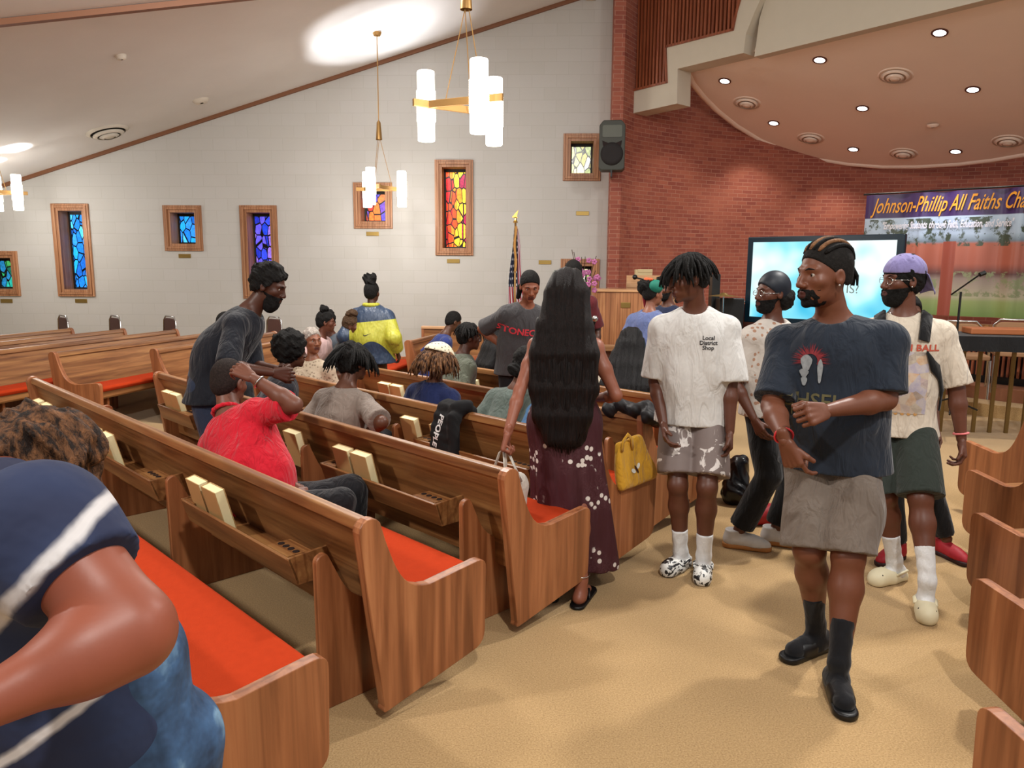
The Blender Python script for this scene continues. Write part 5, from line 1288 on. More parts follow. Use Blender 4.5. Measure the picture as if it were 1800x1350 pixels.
# ---- tall man leaning over the pews in a navy shirt
def lean_man():
    J = skel((-1.93, 4.70), 82, 1.78, lean=28, headaz=92, headpitch=-22, neck_fwd=.0, sw=1.05, bend=8,
             arms={'R': (at(480, 655, 4.35), (.6, -.8, -.7)), 'L': (at(492, 650, 4.7), (-.6, -.8, -.7))})
    root = person('tall bearded man in a dark navy shirt leaning forward over the pew, head bowed', J, '4a2a1e', .009, hands={'R': dict(curl=.8, tcurl=.5), 'L': dict(curl=.8)})
    sd('shirt', shirt_sdf(J, 1.02, .020, .98, -.12, seed=6, wr=.008), .009, cloth('charcoal_navy_cotton', '12151e', .6), root)
    sd('jeans', pants_sdf(J, 1, 1.9, .015), .01, cloth('dark_blue_denim', '232c40', .5), root)
    p = head_pts(J); R = frame3(J['hr'], J['hf'], J['hu'])
    S = hair_cap(J, .021, .072, -.02, lump=lumps(.006, 80)); hair_obj(root, S, .006)
    beard(root, J, .022, .95); shoes(root, J, 'sneaker', (M_blackcloth, M_black, M_blackcloth), res=.011)
lean_man()

# ---- seated and standing people further back
def simple(label, X, Y, az, skinc, shirt, h=1.70, pose='sit', res=.010, hair=None, b=1.0, fem=0, sleeve=.9, pants=None, hem=-.06, loose=.018, **kw):
    if pose == 'sit': h -= .07; kw['seat'] = kw.get('seat', .46) - .08; kw['lean'] = kw.get('lean', 4) + 12
    opt = dict(headaz=kw.pop('headaz', az), headpitch=kw.pop('headpitch', -5)); hands = kw.pop('hands', None); brd = kw.pop('beard', None); bel = kw.pop('belly', 0)
    J = skel((X, Y), az, h, pose, **opt, **kw)
    root = person(label, J, skinc, res, b=b, fem=fem, hands=hands, belly=bel)
    sh = sd('shirt', shirt_sdf(J, b, loose, sleeve, hem, fem=fem, seed=int(X * 100) % 17, wr=.006, belly=bel), res, shirt, root)
    sd('trousers', pants_sdf(J, b, 1.9, .014), res * 1.3, pants or cloth('dark_trousers', '1a1c22', .5), root)
    if hair: hair(root, J)
    if brd is not None: beard(root, J, brd, h=.006)
    shoes(root, J, 'sneaker', (M_blackcloth, M_black, M_blackcloth), res=.013)
    return root, J, sh
def gx(px, Y): return at(px, 600, Y).x
simple('person with a round dark afro in a charcoal shirt sitting behind the leaning man', gx(462, 5.40), 5.40, 60, '4f2f22', cloth('charcoal_cotton', '22222a', .5), 1.74,
       hair=lambda r, J: hair_obj(r, afro(J, (.130, .132, .132), (0, -.02, .050), .006, 90), .007), headaz=72, seat=.40)
def shag(r, J):
    hair_obj(r, afro(J, (.105, .115, .10), (0, -.02, .045), .006, 70), .007); locks(r, J, 190, .19, .008, seed=11, fwd=0, droop=.85, phis=(-200, 130), wav=.02)
simple('person with shaggy dark shoulder-length hair in a grey-beige t-shirt, back to us', gx(575, 4.83), 4.83, 28, '5a3626', cloth('greige_cotton', '7f7269', .6), 1.78, hair=shag, b=1.12, headaz=40, headpitch=-12, lean=8,
       arms={'R': (at(648, 758, 4.85), (1, -.5, -.5))}, res=.008, seat=.38)
def grayhair(r, J): hair_obj(r, hair_cap(J, .008, .075, -.02, lump=lumps(.002, 120)), .005, hairmat('grey_hair', '8a8078', (90, 90, 90), .5, .7, 'c0b8b0'))
simple('older woman with short cropped grey hair looking sideways over her shoulder', gx(546, 6.40), 6.40, 200, '80503a', scatter_mat('beige_print_blouse', 'b5a590', '8a7a68', 40, .3), 1.62, hair=grayhair, headaz=140, headpitch=0, fem=1, lean=-14, seat=.42, sleeve=1.6, b=.95)
def updo(c, r_, col=None, cap=.012):
    def f(root, J):
        hair_obj(root, hair_cap(J, cap, .066, -.03, lump=lumps(.002, 100)), .006, col); hair_obj(root, bun(J, c, r_), .006, col, 'hair_bun')
    return f
simple('woman in a pale pink t-shirt with a high bun, sitting by the white wall', gx(542, 8.05), 8.1, 100, '6b4030', cloth('pale_pink_cotton', 'c8a8a6', .5), 1.66, hair=updo((0, -.03, .155), (.055, .055, .048)), headaz=75, fem=1, b=1.15, res=.011)
def glass(root, J):
    hair_obj(root, afro(J, (.098, .108, .10), (0, -.02, .045), .005, 90), .007); p = head_pts(J); mb = MB()
    for q in (-1, 1): mb.tube([p(q * .033 + .02 * math.cos(a), .100, .002 + .018 * math.sin(a)) for a in [2 * math.pi * i / 14 for i in range(14)]], .0025, 6, closed=True)
    loc_add(mb.build('glasses', M_black), root)
simple('person in glasses and a grey top facing us, behind the woman in pink', gx(588, 8.55), 8.6, 195, '5a3426', cloth('slate_grey_cotton', '50565e', .5), 1.64, hair=glass, headaz=190, b=.95, res=.011)
simple('young woman in a black top with a tall brown updo, in profile', gx(588, 7.5), 7.5, 60, '54301f', M_blackcloth, 1.66, hair=updo((0, -.01, .14), (.075, .07, .05), hairmat('brown_locs', '3a2818', (60, 60, 60), 1, .7)), headaz=95, fem=1, res=.010)
# woman in the windbreaker
def wind():
    X, Y = gx(654, 7.65), 7.65
    J = skel((X, Y), 5, 1.50, headaz=15, arms={'L': (('l', -.30, .02, -.22), None), 'R': (('l', .30, .05, -.22), None)}, sw=1.05)
    root = person('woman standing in blue and yellow windbreaker, tall bun, back to us', J, '4e2e20', .010, fem=1)
    t = NT('windbreaker_nylon'); tc = t.n('ShaderNodeTexCoord').outputs['Object']; sx = t.n('ShaderNodeSeparateXYZ', {0: tc}); nrm = t.noise(t.coord('Object'), 5, 2)
    z0 = J['pel'].z
    zz = sx.outputs[2]; xx = sx.outputs[0]
    # yellow band between the yoke line and a round blue hem panel
    lt = lambda a, b: t.n('ShaderNodeMath', {0: a, 1: b}, operation='LESS_THAN').outputs[0]
    gt = lambda a, b: t.n('ShaderNodeMath', {0: a, 1: b}, operation='GREATER_THAN').outputs[0]
    mul = lambda a, b: t.n('ShaderNodeMath', {0: a, 1: b}, operation='MULTIPLY').outputs[0]
    yoke = t.n('ShaderNodeMath', {0: xx, 1: .10, 2: z0 + .325}, operation='MULTIPLY_ADD').outputs[0]
    x2 = t.n('ShaderNodeMath', {0: xx, 1: -.03}, operation='ADD').outputs[0]
    x2 = mul(x2, x2); arch = t.n('ShaderNodeMath', {0: x2, 1: -4.6, 2: z0 + .13}, operation='MULTIPLY_ADD').outputs[0]
    band = mul(lt(zz, yoke), gt(zz, arch)); outer = gt(xx, -.20); band = mul(band, outer)
    t.base(t.mix(band, srgb('28384f'), srgb('a8a636'))); t.set(Roughness=.45); t.bump(t.noise(t.coord('Object', (1, 1, .4)), 18, 2), .7, .03)
    S = shirt_sdf(J, 1.18, .045, 1.7, -.12, wr=.010, neckr=.055, neck_drop=.02); sh = sd('windbreaker', S, .010, t.m, root)
    c = J['neck']; S = Sdf()
    for i in range(12):
        a = 2 * math.pi * i / 12; f = lambda tt: c + Vector((math.cos(tt) * .068, math.sin(tt) * .068, .03)); S.cap(f(a), f(a + .55), .02, .02, .01)
    sd('jacket_collar', S, .007, plain('yellow_rib', 'a8a636', .8), root)
    hair_obj(root, hair_cap(J, .012, .066, -.03), .007); hair_obj(root, bun(J, (-.01, -.03, .155), (.075, .07, .075), .010, 45), .007, None, 'hair_bun')
    pts = [(-.06, .012), (-.045, -.002), (-.03, -.006), (0, .002), (.06, .024), (0, -.008), (-.03, -.018), (-.05, -.014)]
    vs, fs = blob([(x * .7, y * .7) for x, y in pts]); X_ = J['rt']; X_ = Vector((X_.x, X_.y, 0)).normalized(); decal('chest_mark', sh, vs, fs, J['waist'] + Vector((0, 0, .05)), X_, Vector((0, 0, 1)), M_black, root, .004)
    sd('shorts', pants_sdf(J, 1, .25, .01), .012, M_blackcloth, root); shoes(root, J, 'sneaker', (M_white_t, M_white_t, M_white_t), res=.012)
wind()
simple('person in a royal blue shirt bent low over the curved pew end near the wall', gx(752, 8.6), 8.6, 70, '50301f', cloth('royal_blue_cotton', '23306a', .6), 1.68, hair=lambda r, J: hair_obj(r, hair_cap(J, .010, .066, -.04), .007), headaz=60, headpitch=-25, lean=14, res=.011)
def scarf(root, J):
    cm = hairmat('curly_bronde_hair', '2a160c', (50, 50, 14), 1, .6, 'a07048'); p = head_pts(J); R = frame3(J['hr'], J['hf'], J['hu'])
    hair_obj(root, afro(J, (.105, .105, .10), (0, -.03, .0), .008, 70), .007, cm); locks(root, J, 240, .24, .0075, seed=21, droop=.9, mat=cm, phis=(75, 285), name='curl', top=1.0)
    S = Sdf(); S.ell(p(0, -.025, .035), (.112, .125, .108), R, 0); S.cut(p(0, -.02, .062), (J['hf'] * -.30 - J['hu']).normalized()); S.disp(wrink(.003, 40, 1))
    hair_obj(root, S, .006, scatter_mat('cream_dotted_scarf', 'd8ceb4', '4a4038', 42, .22, rnd=.2), 'headscarf')
simple('woman with curly bronze hair in a cream dotted headscarf and navy shirt', gx(744, 5.26), 5.26, 30, '54301f', cloth('deep_navy_cotton', '14204a', .5), 1.68, hair=scarf, headaz=42, fem=1, b=1.05, res=.008, seat=.38, sleeve=1.5)
simple('person with dark braids in a grey-green jacket, in profile before the wall', gx(788, 6.30), 6.30, 60, '4c2b1e', cloth('grey_green_nylon', '55594c', .9), 1.68, hair=lambda r, J: (hair_obj(r, hair_cap(J, .014, .062, -.05, lump=lumps(.003, 80)), .006), locks(r, J, 60, .13, .006, seed=8)), headaz=75, sleeve=1.8, loose=.035, res=.009)
def longblack(w_, zb, n=120):
    def f(root, J):
        p = head_pts(J); b_ = -J['lfwd']; path = [p(0, -.03, .08), p(0, -.08, .0), J['neck'] + b_ * .09, J['chest'] + b_ * .15, J['waist'] + b_ * .16]
        drape_hair(root, J, path, [.05, .085, w_ * .8, w_, w_], .045, M_hair_l, n, sr=.0045, cover=.016, h=.009)
    return f
simple('woman with long thick black hair and bare shoulders, sitting before the woman in grey', gx(858, 6.95), 6.95, 40, '7a4a38', cloth('dusty_pink_knit', 'b09088', .5), 1.66, hair=longblack(.13, 0), headaz=60, fem=1, sleeve=0, res=.009)
# standing woman in grey t-shirt with red print
def grey_woman():
    J = skel((gx(912, 6.15), 6.25), 168, 1.66, lean=14, headaz=172, headpitch=-22, side=-4, twist=0, arms={'R': (at(888, 612, 6.25), (1.2, -.9, .1)), 'L': (at(965, 650, 5.9), None)}, neck_fwd=.02)
    root = person('young woman in dark grey t-shirt with red lettering, hand on her hip', J, '86503a', .008, fem=1, b=1.08)
    sh = sd('t_shirt', shirt_sdf(J, 1.1, .022, .9, -.10, fem=1, seed=2), .008, cloth('dark_grey_cotton', '3c3a3c', .6), root)
    sd('trousers', pants_sdf(J, 1, 1.9, .012), .011, M_blackcloth, root)
    hair_obj(root, hair_cap(J, .010, .072, -.05), .005); p = head_pts(J); S = Sdf(); S.cap(p(.07, -.06, -.03), p(.085, -.05, -.12), .026, .018, .02); hair_obj(root, S, .006, None, 'hair_bunch')
    X = -J['rt']; Y = J['up']; rd = plain('bright_red_ink', 'c43440', .8)
    vs, fs = text_mesh('STONECREST', .075, bold=.002); decal('shirt_lettering', sh, vs, fs, J['chest'] - Y * .03 - X * .0, X, Y, rd, root)
    vs, fs = blob([(.02, -.03), (.12, -.02), (.13, -.06), (.16, -.08), (.10, -.13), (.06, -.15), (.05, -.10), (.02, -.07)]); decal('shirt_print', sh, vs, fs, J['chest'] - Y * .05, X, Y, rd, root)
    shoes(root, J, 'sneaker', (M_white_t, M_white_t, M_white_t), res=.012)
grey_woman()
def lowbun(root, J): hair_obj(root, hair_cap(J, .012, .064, -.04, lump=lumps(.002, 90)), .005); hair_obj(root, bun(J, (0, -.10, -.05), (.06, .055, .06)), .006, None, 'hair_bun')
simple('person with a low dark bun in a grey-green shirt, back to us', gx(884, 4.80), 4.80, 35, '5a3626', cloth('sage_grey_cotton', '55605a', .6), 1.70, hair=lowbun, headaz=45, b=1.05, res=.008, lean=10, headpitch=-15, seat=.42)
simple('person in a light blue denim jacket, head hidden behind the long black hair', gx(935, 4.62), 4.62, 45, '6a4030', cloth('light_blue_denim', '4a78a6', .8), 1.60, hair=lambda r, J: hair_obj(r, hair_cap(J, .012), .007), headaz=45, sleeve=1.8, b=.95, lean=10, loose=.03, seat=.40)
simple('man whose head shows beside the long-haired woman, facing us', gx(1006, 7.3), 7.3, 180, '4c2c1e', cloth('maroon_cotton', '5a1c22', .5), 1.72, 'stand', hair=lambda r, J: hair_obj(r, hair_cap(J, .012, .060, -.02), .006), res=.011, headaz=200)
# seated woman with long black braids in white and black
simple('woman with long glossy black braids and ivory jacket, back to us', gx(1102, 5.85), 5.85, 20, '6a4030', cloth('ivory_track_nylon', 'c4bba8', .6), 1.70, hair=longblack(.19, 0, 240), headaz=15, fem=1, b=1.1, sleeve=1.8, loose=.03, res=.009, seat=.44)
def scarfb(root, J):
    p = head_pts(J); hair_obj(root, bun(J, (-.04, -.06, .06), (.10, .09, .08), .010, 50), .007); hair_obj(root, hair_cap(J, .012), .007)
    S = Sdf(); S.ell(p(.055, -.02, .07), (.05, .07, .06), frame3(J['hr'], J['hf'], J['hu']), 0); hair_obj(root, S, .006, plain('green_scarf', '0f6a58', .7), 'hair_scarf')
    S = Sdf(); S.cap(p(-.03, -.08, .13), p(.04, -.07, .135), .022, .012, .01); hair_obj(root, S, .006, plain('orange_scarf', 'c85a30', .7), 'scarf_knot')
    S = Sdf(); S.cap(p(-.06, -.05, -.04), p(-.065, -.03, -.13), .022, .012, .01); hair_obj(root, S, .007, plain('red_hair', '7a1424', .7), 'red_lock')
simple('person in a periwinkle blue t-shirt with a green and orange hair scarf, back to us', gx(1140, 6.6), 6.6, 40, '80503c', cloth('periwinkle_cotton', '5a6690', .7), 1.55, 'stand', hair=scarfb, fem=1, headaz=60, loose=.03, res=.009, hem=-.10)
simple('man with short spiky twists in dark navy, behind the person in periwinkle blue', gx(1172, 7.2), 7.2, 215, '5a3424', cloth('ink_navy_cotton', '18203a', .5), 1.58, 'stand', hair=lambda r, J: (hair_obj(r, hair_cap(J, .014), .007), locks(r, J, 70, .06, .008, seed=3, droop=.1)), headaz=240, res=.011, beard=.004)
simple('person with short black hair in a white t-shirt, partly behind the leaning man', gx(350, 7.35), 7.35, 60, '8a5a44', MATS['white_cotton'], 1.74, hair=lambda r, J: hair_obj(r, hair_cap(J, .012, .066, -.05), .006), headaz=60, res=.009, headpitch=-15, lean=10, seat=.46)

# ---- foreground woman in tie-dye
def fore_build():
    s = 1.0; J = dict(s=1.0, az=-60, pose='stand')
    J['pel'] = at(200, 1335, 1.20); J['waist'] = at(105, 1240, 1.20); J['chest'] = at(30, 1060, 1.18); J['neck'] = at(-10, 860, 1.30); J['head'] = at(45, 832, 1.50)
    J['sR'] = at(72, 922, 1.04); J['sL'] = at(-190, 930, 1.40)
    J['eR'] = at(225, 1110, .97); J['wR'] = at(-20, 1235, .84); J['eL'] = at(-260, 1120, 1.3); J['wL'] = at(-260, 1260, 1.2)
    lf = azv(-62); J['lfwd'] = lf; J['lrt'] = azv(28); J['rt'] = azv(125) * 1; J['rt'] = (J['sR'] - J['sL']).normalized()
    J['up'] = (J['neck'] - J['pel']).normalized(); J['fwd'] = J['up'].cross(J['rt']).normalized(); 
    if J['fwd'].dot(lf) < 0: pass
    P_ = J['pel']; floorp = Vector((P_.x, P_.y, 0))
    for q, k in (('R', .09), ('L', -.09)):
        dirr = Vector((-lf.y, lf.x, 0)) * -1
        J['h' + q] = P_ + dirr * k - Vector((0, 0, .03)); zz = J['h' + q].z
        J['k' + q] = Vector((J['h' + q].x, J['h' + q].y, 0)) + lf * .06 + Vector((0, 0, zz * .52)); J['a' + q] = Vector((J['h' + q].x, J['h' + q].y, .09)); J['t' + q] = lf.copy()
    J['lrt'] = Vector((lf.y, -lf.x, 0))
    hf = azv(-50); J['hf'] = hf; J['hr'] = Vector((hf.y, -hf.x, 0)); J['hu'] = Vector((0, 0, 1))
    root = person('woman in a navy tie-dye shirt and jeans bending in the lower left corner, arm bent', J, '8a4a36', .008, b=1.0, fem=0, face=True, hand_res=.005)
    t = NT('tie_dye_cotton'); v = t.coord('Object'); n = t.noise(v, 9, 3, .6, .5); n2 = t.noise(v, 3, 2)
    tc = t.n('ShaderNodeTexCoord').outputs['Object']
    def streak(pa, pb, w_):
        """white line in the plane through the eye line is avoided: a sheet square to the cloth, through two points of the sleeve"""
        a = pa - root.location; b_ = pb - root.location; d = (b_ - a).normalized(); nn = J['fwd'].cross(d); nn = ray(120, 1000).normalized().cross(d).normalized()
        sub = t.n('ShaderNodeVectorMath', {0: tc, 1: tuple(a)}, operation='SUBTRACT').outputs[0]
        dt = t.n('ShaderNodeVectorMath', {0: sub, 1: tuple(nn)}, operation='DOT_PRODUCT').outputs['Value']
        wob = t.n('ShaderNodeMath', {0: n, 1: .022, 2: -.011}, operation='MULTIPLY_ADD').outputs[0]
        ad = t.n('ShaderNodeMath', {0: t.n('ShaderNodeMath', {0: dt, 1: wob}, operation='ADD').outputs[0]}, operation='ABSOLUTE').outputs[0]
        return t.ramp(ad, [(w_ * .45, (1, 1, 1)), (w_, (0, 0, 0))])
    base = t.ramp(n2, [(.35, '161c38'), (.6, '26365a'), (.75, '3c5580')])
    m = t.mix(1, streak(at(0, 1085, 1.0), at(165, 905, 1.0), .014), streak(at(40, 1330, .98), at(200, 1220, 1.0), .010), 'ADD')
    t.base(t.mix(m, base, srgb('c8c4c4'))); t.set(Roughness=.85); t.bump(t.noise(v, 8, 3), .5, .03)
    S = Sdf(); up_ = J['up']; R = frame3(J['rt'], J['fwd'], up_)
    S.ell(J['chest'], (.21, .16, .20), R, .06); S.ell(J['waist'], (.19, .15, .20), R, .08); S.cap(J['waist'], J['waist'].lerp(J['pel'], .45), .155, .150, .04); S.cap(J['chest'] + up_ * .02, J['neck'] - up_ * .03, .13, .085, .06)
    S.ell(J['sR'] - Vector((0, 0, .03)), (.092, .09, .095), None, .05); d = (J['eR'] - J['sR']).normalized(); en = J['sR'].lerp(J['eR'], .52); S.cap(J['sR'], en + d * .05, .090, .088, .05, cuts=[(en, d)])
    S.cap(J['sL'], J['sL'].lerp(J['eL'], .5), .08, .08, .05); S.disp(wrink(.006, 14, 3))
    sd('tie_dye_shirt', S, .007, t.m, root)
    S = Sdf(); en = J['eR'].lerp(J['sR'], .95); S.cap(J['sR'], J['eR'], .068, .058, .02); S.cap(J['eR'], J['eR'].lerp(J['wR'], .35), .056, .052, .03); S.cap(J['eR'].lerp(J['wR'], .35), J['wR'], .052, .032, .03); sd('upper_arm', S, .006, J['skin'], root)
    dn = NT('blue_denim'); v = dn.coord('Object'); dn.base(dn.ramp(dn.noise(v, 12, 4), [(.35, '1d3450'), (.6, '35567c'), (.75, '6f92ae')])); dn.set(Roughness=.8); dn.bump(dn.noise(v, 10, 3), .6, .03)
    sd('jeans', pants_sdf(J, 1.10, 1.85, .025, waist=.15), .009, dn.m, root)
    hm = hairmat('brown_curly_hair', '1c100a', (60, 60, 20), 1, .6, '8a5c3a')
    hair_obj(root, afro(J, (.125, .145, .115), (0, -.03, .03), .012, 45), .008, hm); shoes(root, J, 'sneaker', (M_white_t,) * 3, res=.012)
fore_build()
# ================================================================== STAGE END
# platform: low step and main floor, edges square to the stage axis
sd_ = azv(138.4); sa = azv(48.4)
c0 = atz(1765, 706, .15)
def stagepoly(p, z0, z1, name, mat, l=-7.0, r=3.2, depth=6):
    a = p + sd_ * l; b = p + sd_ * r; c = b + sa * depth; d = a + sa * depth
    return MB().add([(q.x, q.y, z) for z in (z0, z1) for q in (a, b, c, d)], [(0, 3, 2, 1), (4, 5, 6, 7), (0, 1, 5, 4), (1, 2, 6, 5), (2, 3, 7, 6), (3, 0, 4, 7)]).build(name, mat)
M_riser = plain('tan_riser_carpet', '8a5a40', .9, nscale=40, bump=.3)
s1 = Vector((c0.x, c0.y, 0)); struct(stagepoly(s1 - sa * .35, 0, .15, 'trim_8', M_carpet)); struct(stagepoly(s1, .15, .30, 'trim_9', M_riser))
pl = s1 + sa * .40
def slat_front(name, p, l, r, z0, z1, label, cat, parts=True, grp=None):
    e = empty(name, (p.x, p.y, z0), 0, label, cat, grp); M = Matrix(((sd_.x, sa.x, 0, 0), (sd_.y, sa.y, 0, 0), (0, 0, 1, 0), (0, 0, 0, 1)))
    MB().box((l, .02, .0), (r, .05, z1 - z0), M).build('back_panel', M_dark, e); MB().box((l, -.03, 0), (r, .06, .09), M).build('base_board', M_black, e)
    n = min(98, int((r - l) / .055)); w_ = (r - l) / n
    for i in range(n): MB().box((l + w_ * i, -.015, .09), (l + w_ * i + w_ * .5, .02, z1 - z0 - .04), M).build('slat', M_slat, e)
    MB().box((l - .02, -.04, z1 - z0 - .04), (r + .02, .08, z1 - z0), M).build('top_board', M_oak_x, e); return e
slat_front('slatted_screen', pl, -3.6, 1.6, .30, 1.02, 'low slatted red-brown screen along the stage front behind the brass railing', 'screen')
# brass posted railing in front of the step
ra = atz(1640, 758, 0); rb = atz(1800, 762, 0) + (atz(1800, 762, 0) - ra) * .8; rd_ = (rb - ra).normalized()
rail = empty('railing', (ra.x, ra.y, 0), 0, 'communion railing with brass posts and oak top at the right of the aisle', 'railing')
M = Matrix(((rd_.x, -rd_.y, 0, 0), (rd_.y, rd_.x, 0, 0), (0, 0, 1, 0), (0, 0, 0, 1))); RL_ = (rb - ra).length
MB().box((-.1, -.04, .86), (RL_, .04, .92), M).build('top_rail', M_oak_x, rail, bev=.008)
M_ob = plain('aged_brass', '7a6238', .45, metal=.6)
x = .05
while x < RL_: MB().box((x, -.012, 0), (x + .035, .012, .86), M).build('post', M_ob, rail); x += .165 * 1.0
# television on the stage
tl, tr_ = at(1315, 420, 8.75), at(1592, 407, 7.6); bl = at(1318, 566, 8.75)
tv = empty('television', ((tl + tr_) / 2).to_tuple()[:2] + (.3,), 0, 'very large television with a bright cyan and white screen on the stage', 'television')
X = (tr_ - tl); X.z = 0; Wt = X.length; X.normalize(); Y = Vector((-X.y, X.x, 0)); zt = (tl.z + tr_.z) / 2; Ht = zt - bl.z
M = Matrix.Translation(Vector((tl.x, tl.y, bl.z)) - Vector(tv.location)) @ Matrix(((X.x, Y.x, 0, 0), (X.y, Y.y, 0, 0), (0, 0, 1, 0), (0, 0, 0, 1)))
MB().box((0, 0, 0), (Wt, .07, Ht), M).build('bezel', plain('tv_bezel', '071c28', .3), tv, bev=.01)  # dark blue puts the screen's glow into the bezel colour
t = NT('screen_glow'); v = t.coord('Object', (1, 1, 1)); g = t.noise(v, 1.5, 2, .5); col = t.ramp(g, [(.32, '28b8e0'), (.44, '8ae4f4'), (.56, 'f0ffff')]); t.base('000000'); t.l(col, t.b.inputs['Emission Color']); t.b.inputs['Emission Strength'].default_value = 1.15
MB().box((.07, -.004, .07), (Wt - .07, .0, Ht - .06), M).build('screen', t.m, tv)
vs, fs = text_mesh('IS?', .13); MB().add([(x_ + Wt * .72, -.007, z_ + Ht * .42) for x_, z_, _ in vs], fs, M).build('screen_text', plain('slide_grey_text', '6a7a78', .8), tv)
MB().box((Wt * .42, .02, .30 - bl.z), (Wt * .58, .06, .0), M).build('stand_column', M_black, tv); MB().box((Wt * .2, -.2, .30 - bl.z), (Wt * .8, .3, .34 - bl.z), M).build('stand_base', M_black, tv)
# printed fabric banner with folds, on a rod
b0, b1 = at(1524, 344, 12.9), at(1800, 325, 11.4); bd = (b1 - b0); bd.z = 0; u = bd.normalized(); Wb = bd.length * 1.28; nrm_ = Vector((u.y, -u.x, 0)); 
zt = b0.z; zb = at(1540, 548, 12.9).z
ban = empty('banner', (b0.x, b0.y, 0), 0, 'wide purple fabric banner with gold script and a photo of a brick building', 'banner')
def fold(s_): return .035 * math.sin(s_ * 26) + .025 * math.sin(s_ * 41 + 1) * (1 if .3 < s_ < .8 else .3)
def bp_(u_, v_): p = b0 + u * Wb * u_ + nrm_ * fold(u_ * 1.0) ; return (p.x - b0.x, p.y - b0.y, zb + (zt - zb) * v_)
o = MB().grid(bp_, 140, 24).build('banner_cloth', [], ban, smooth=True, solid=0)
uv = o.data.uv_layers.new(name='UVMap')
for lp in o.data.loops: i, j = divmod(lp.vertex_index, 24); uv.data[lp.index].uv = (i / 139, j / 23)
t = NT('printed_banner'); tc = t.n('ShaderNodeTexCoord').outputs['UV']; sx = t.n('ShaderNodeSeparateXYZ', {0: tc}); U_, V_ = sx.outputs[0], sx.outputs[1]
def mp(sc): return t.n('ShaderNodeMapping', {'Vector': tc, 'Scale': sc}).outputs[0]
land = t.ramp(V_, [(0, '6f8a4c'), (.12, '8a9a62'), (.16, 'a8a088'), (.30, '8a7a70'), (.34, '5a3a38'), (.42, 'a05a48'), (.58, 'a45e4a'), (.60, '6a7c88'), (.66, '9fb2c4'), (.80, 'a8bcd0'), (.805, '3c2a58'), (1, '43305f')], 'LINEAR')
t.t.nodes[-1]
trees = t.ramp(t.noise(mp((16, 7, 1)), 1.0, 5, .7), [(.50, (0, 0, 0)), (.56, (1, 1, 1))]); gate = t.n('ShaderNodeMath', {0: t.n('ShaderNodeMath', {0: V_, 1: .56}, operation='GREATER_THAN').outputs[0], 1: t.n('ShaderNodeMath', {0: V_, 1: .79}, operation='LESS_THAN').outputs[0]}, operation='MULTIPLY').outputs[0]
c = t.mix(t.mix(1, trees, gate, 'MULTIPLY'), land, srgb('3e4a3c'))
sh2 = t.ramp(t.noise(mp((18, 10, 1)), 1.0, 4, .7), [(.5, (0, 0, 0)), (.57, (1, 1, 1))]); g2 = t.n('ShaderNodeMath', {0: V_, 1: .36}, operation='LESS_THAN').outputs[0]
g3 = t.n('ShaderNodeMath', {0: V_, 1: .16}, operation='GREATER_THAN').outputs[0]
c = t.mix(t.mix(1, t.mix(1, sh2, g2, 'MULTIPLY'), g3, 'MULTIPLY'), c, srgb('7d8460'))
pil = t.n('ShaderNodeMath', {0: t.n('ShaderNodeMath', {0: t.n('ShaderNodeMath', {0: U_, 1: .46}, operation='SUBTRACT').outputs[0]}, operation='ABSOLUTE').outputs[0], 1: .035}, operation='LESS_THAN').outputs[0]
g4 = t.n('ShaderNodeMath', {0: pil, 1: t.n('ShaderNodeMath', {0: V_, 1: .6}, operation='LESS_THAN').outputs[0]}, operation='MULTIPLY').outputs[0]
c = t.mix(g4, c, srgb('8e4a3c')); t.base(c); t.set(Roughness=.35); o.data.materials.append(t.m)
def ban_text(s_, size, U0, V0, mat, shear, name, Lw):
    vs, fs = text_mesh(s_, size, shear=shear, bold=.003, align='LEFT'); mx = max(v[0] for v in vs); out = []
    for x_, y_, _ in vs:
        uu = U0 + x_ / mx * Lw; q = b0 + u * Wb * uu + nrm_ * (fold(uu) + .028); out.append((q.x - b0.x, q.y - b0.y, zb + (zt - zb) * V0 + y_))
    MB().add(out, fs).build(name, mat, ban)
ban_text('Johnson-Phillip All Faiths Chapel', .34, .045, .90, plain('gold_script', 'e09a30', .5), .45, 'banner_title', .85)
ban_text('"Empowering Students through Faith, Education, and Service"', .16, .10, .735, plain('white_script', 'd8d8e0', .5), .3, 'banner_motto', .66)
e = (b0 + u * Wb) - b0; MB().tube([(-.05 * u.x, -.05 * u.y, zt + .02), (e.x, e.y, zt + .02)], .015).build('rod', M_black, ban)
wp = b0 + u * Wb * .42 + nrm_ * .9; lamp('SPOT', 'banner_glare_spot', (wp.x, wp.y, zt + .5), 90, (.92, .88, 1), .05, target=(b0 + u * Wb * .42 + Vector((0, 0, zt - .6 - b0.z))), spot_size=rad(55), spot_blend=.6)  # unseen spot without a fixture, added to make a glare on the cloth
# loudspeaker on the pier
sp = at(1076, 258, 12.2); e = empty('loudspeaker', sp, rad(-8), 'dark grey loudspeaker mounted high on the brick pier', 'loudspeaker')
M_spk = plain('grey_speaker_shell', '3c3e38', .6); W2, H2 = .20, .375
MB().prism(rrect([(-W2, -H2 * .9), (-W2, H2 * .8), (-W2 * .7, H2), (W2 * .7, H2), (W2, H2 * .8), (W2, -H2 * .9), (W2 * .8, -H2), (-W2 * .8, -H2)], .02), -.16, .14, axis='y').build('cabinet', M_spk, e, bev=.015)
RY = Matrix.Rotation(rad(90), 4, 'X')
MB().lathe([(.001, .165), (.10, .166), (.165, .172), (.175, .160)], 28, Matrix.Translation((0, 0, -.13)) @ RY).build('woofer', plain('speaker_grille', '120a0a', .7), e, smooth=True)
MB().prism(rrect([(-.15, .12), (-.15, .30), (.15, .30), (.15, .12)], .03), -.168, -.15, axis='y').build('horn', plain('speaker_horn', '55584f', .5), e)
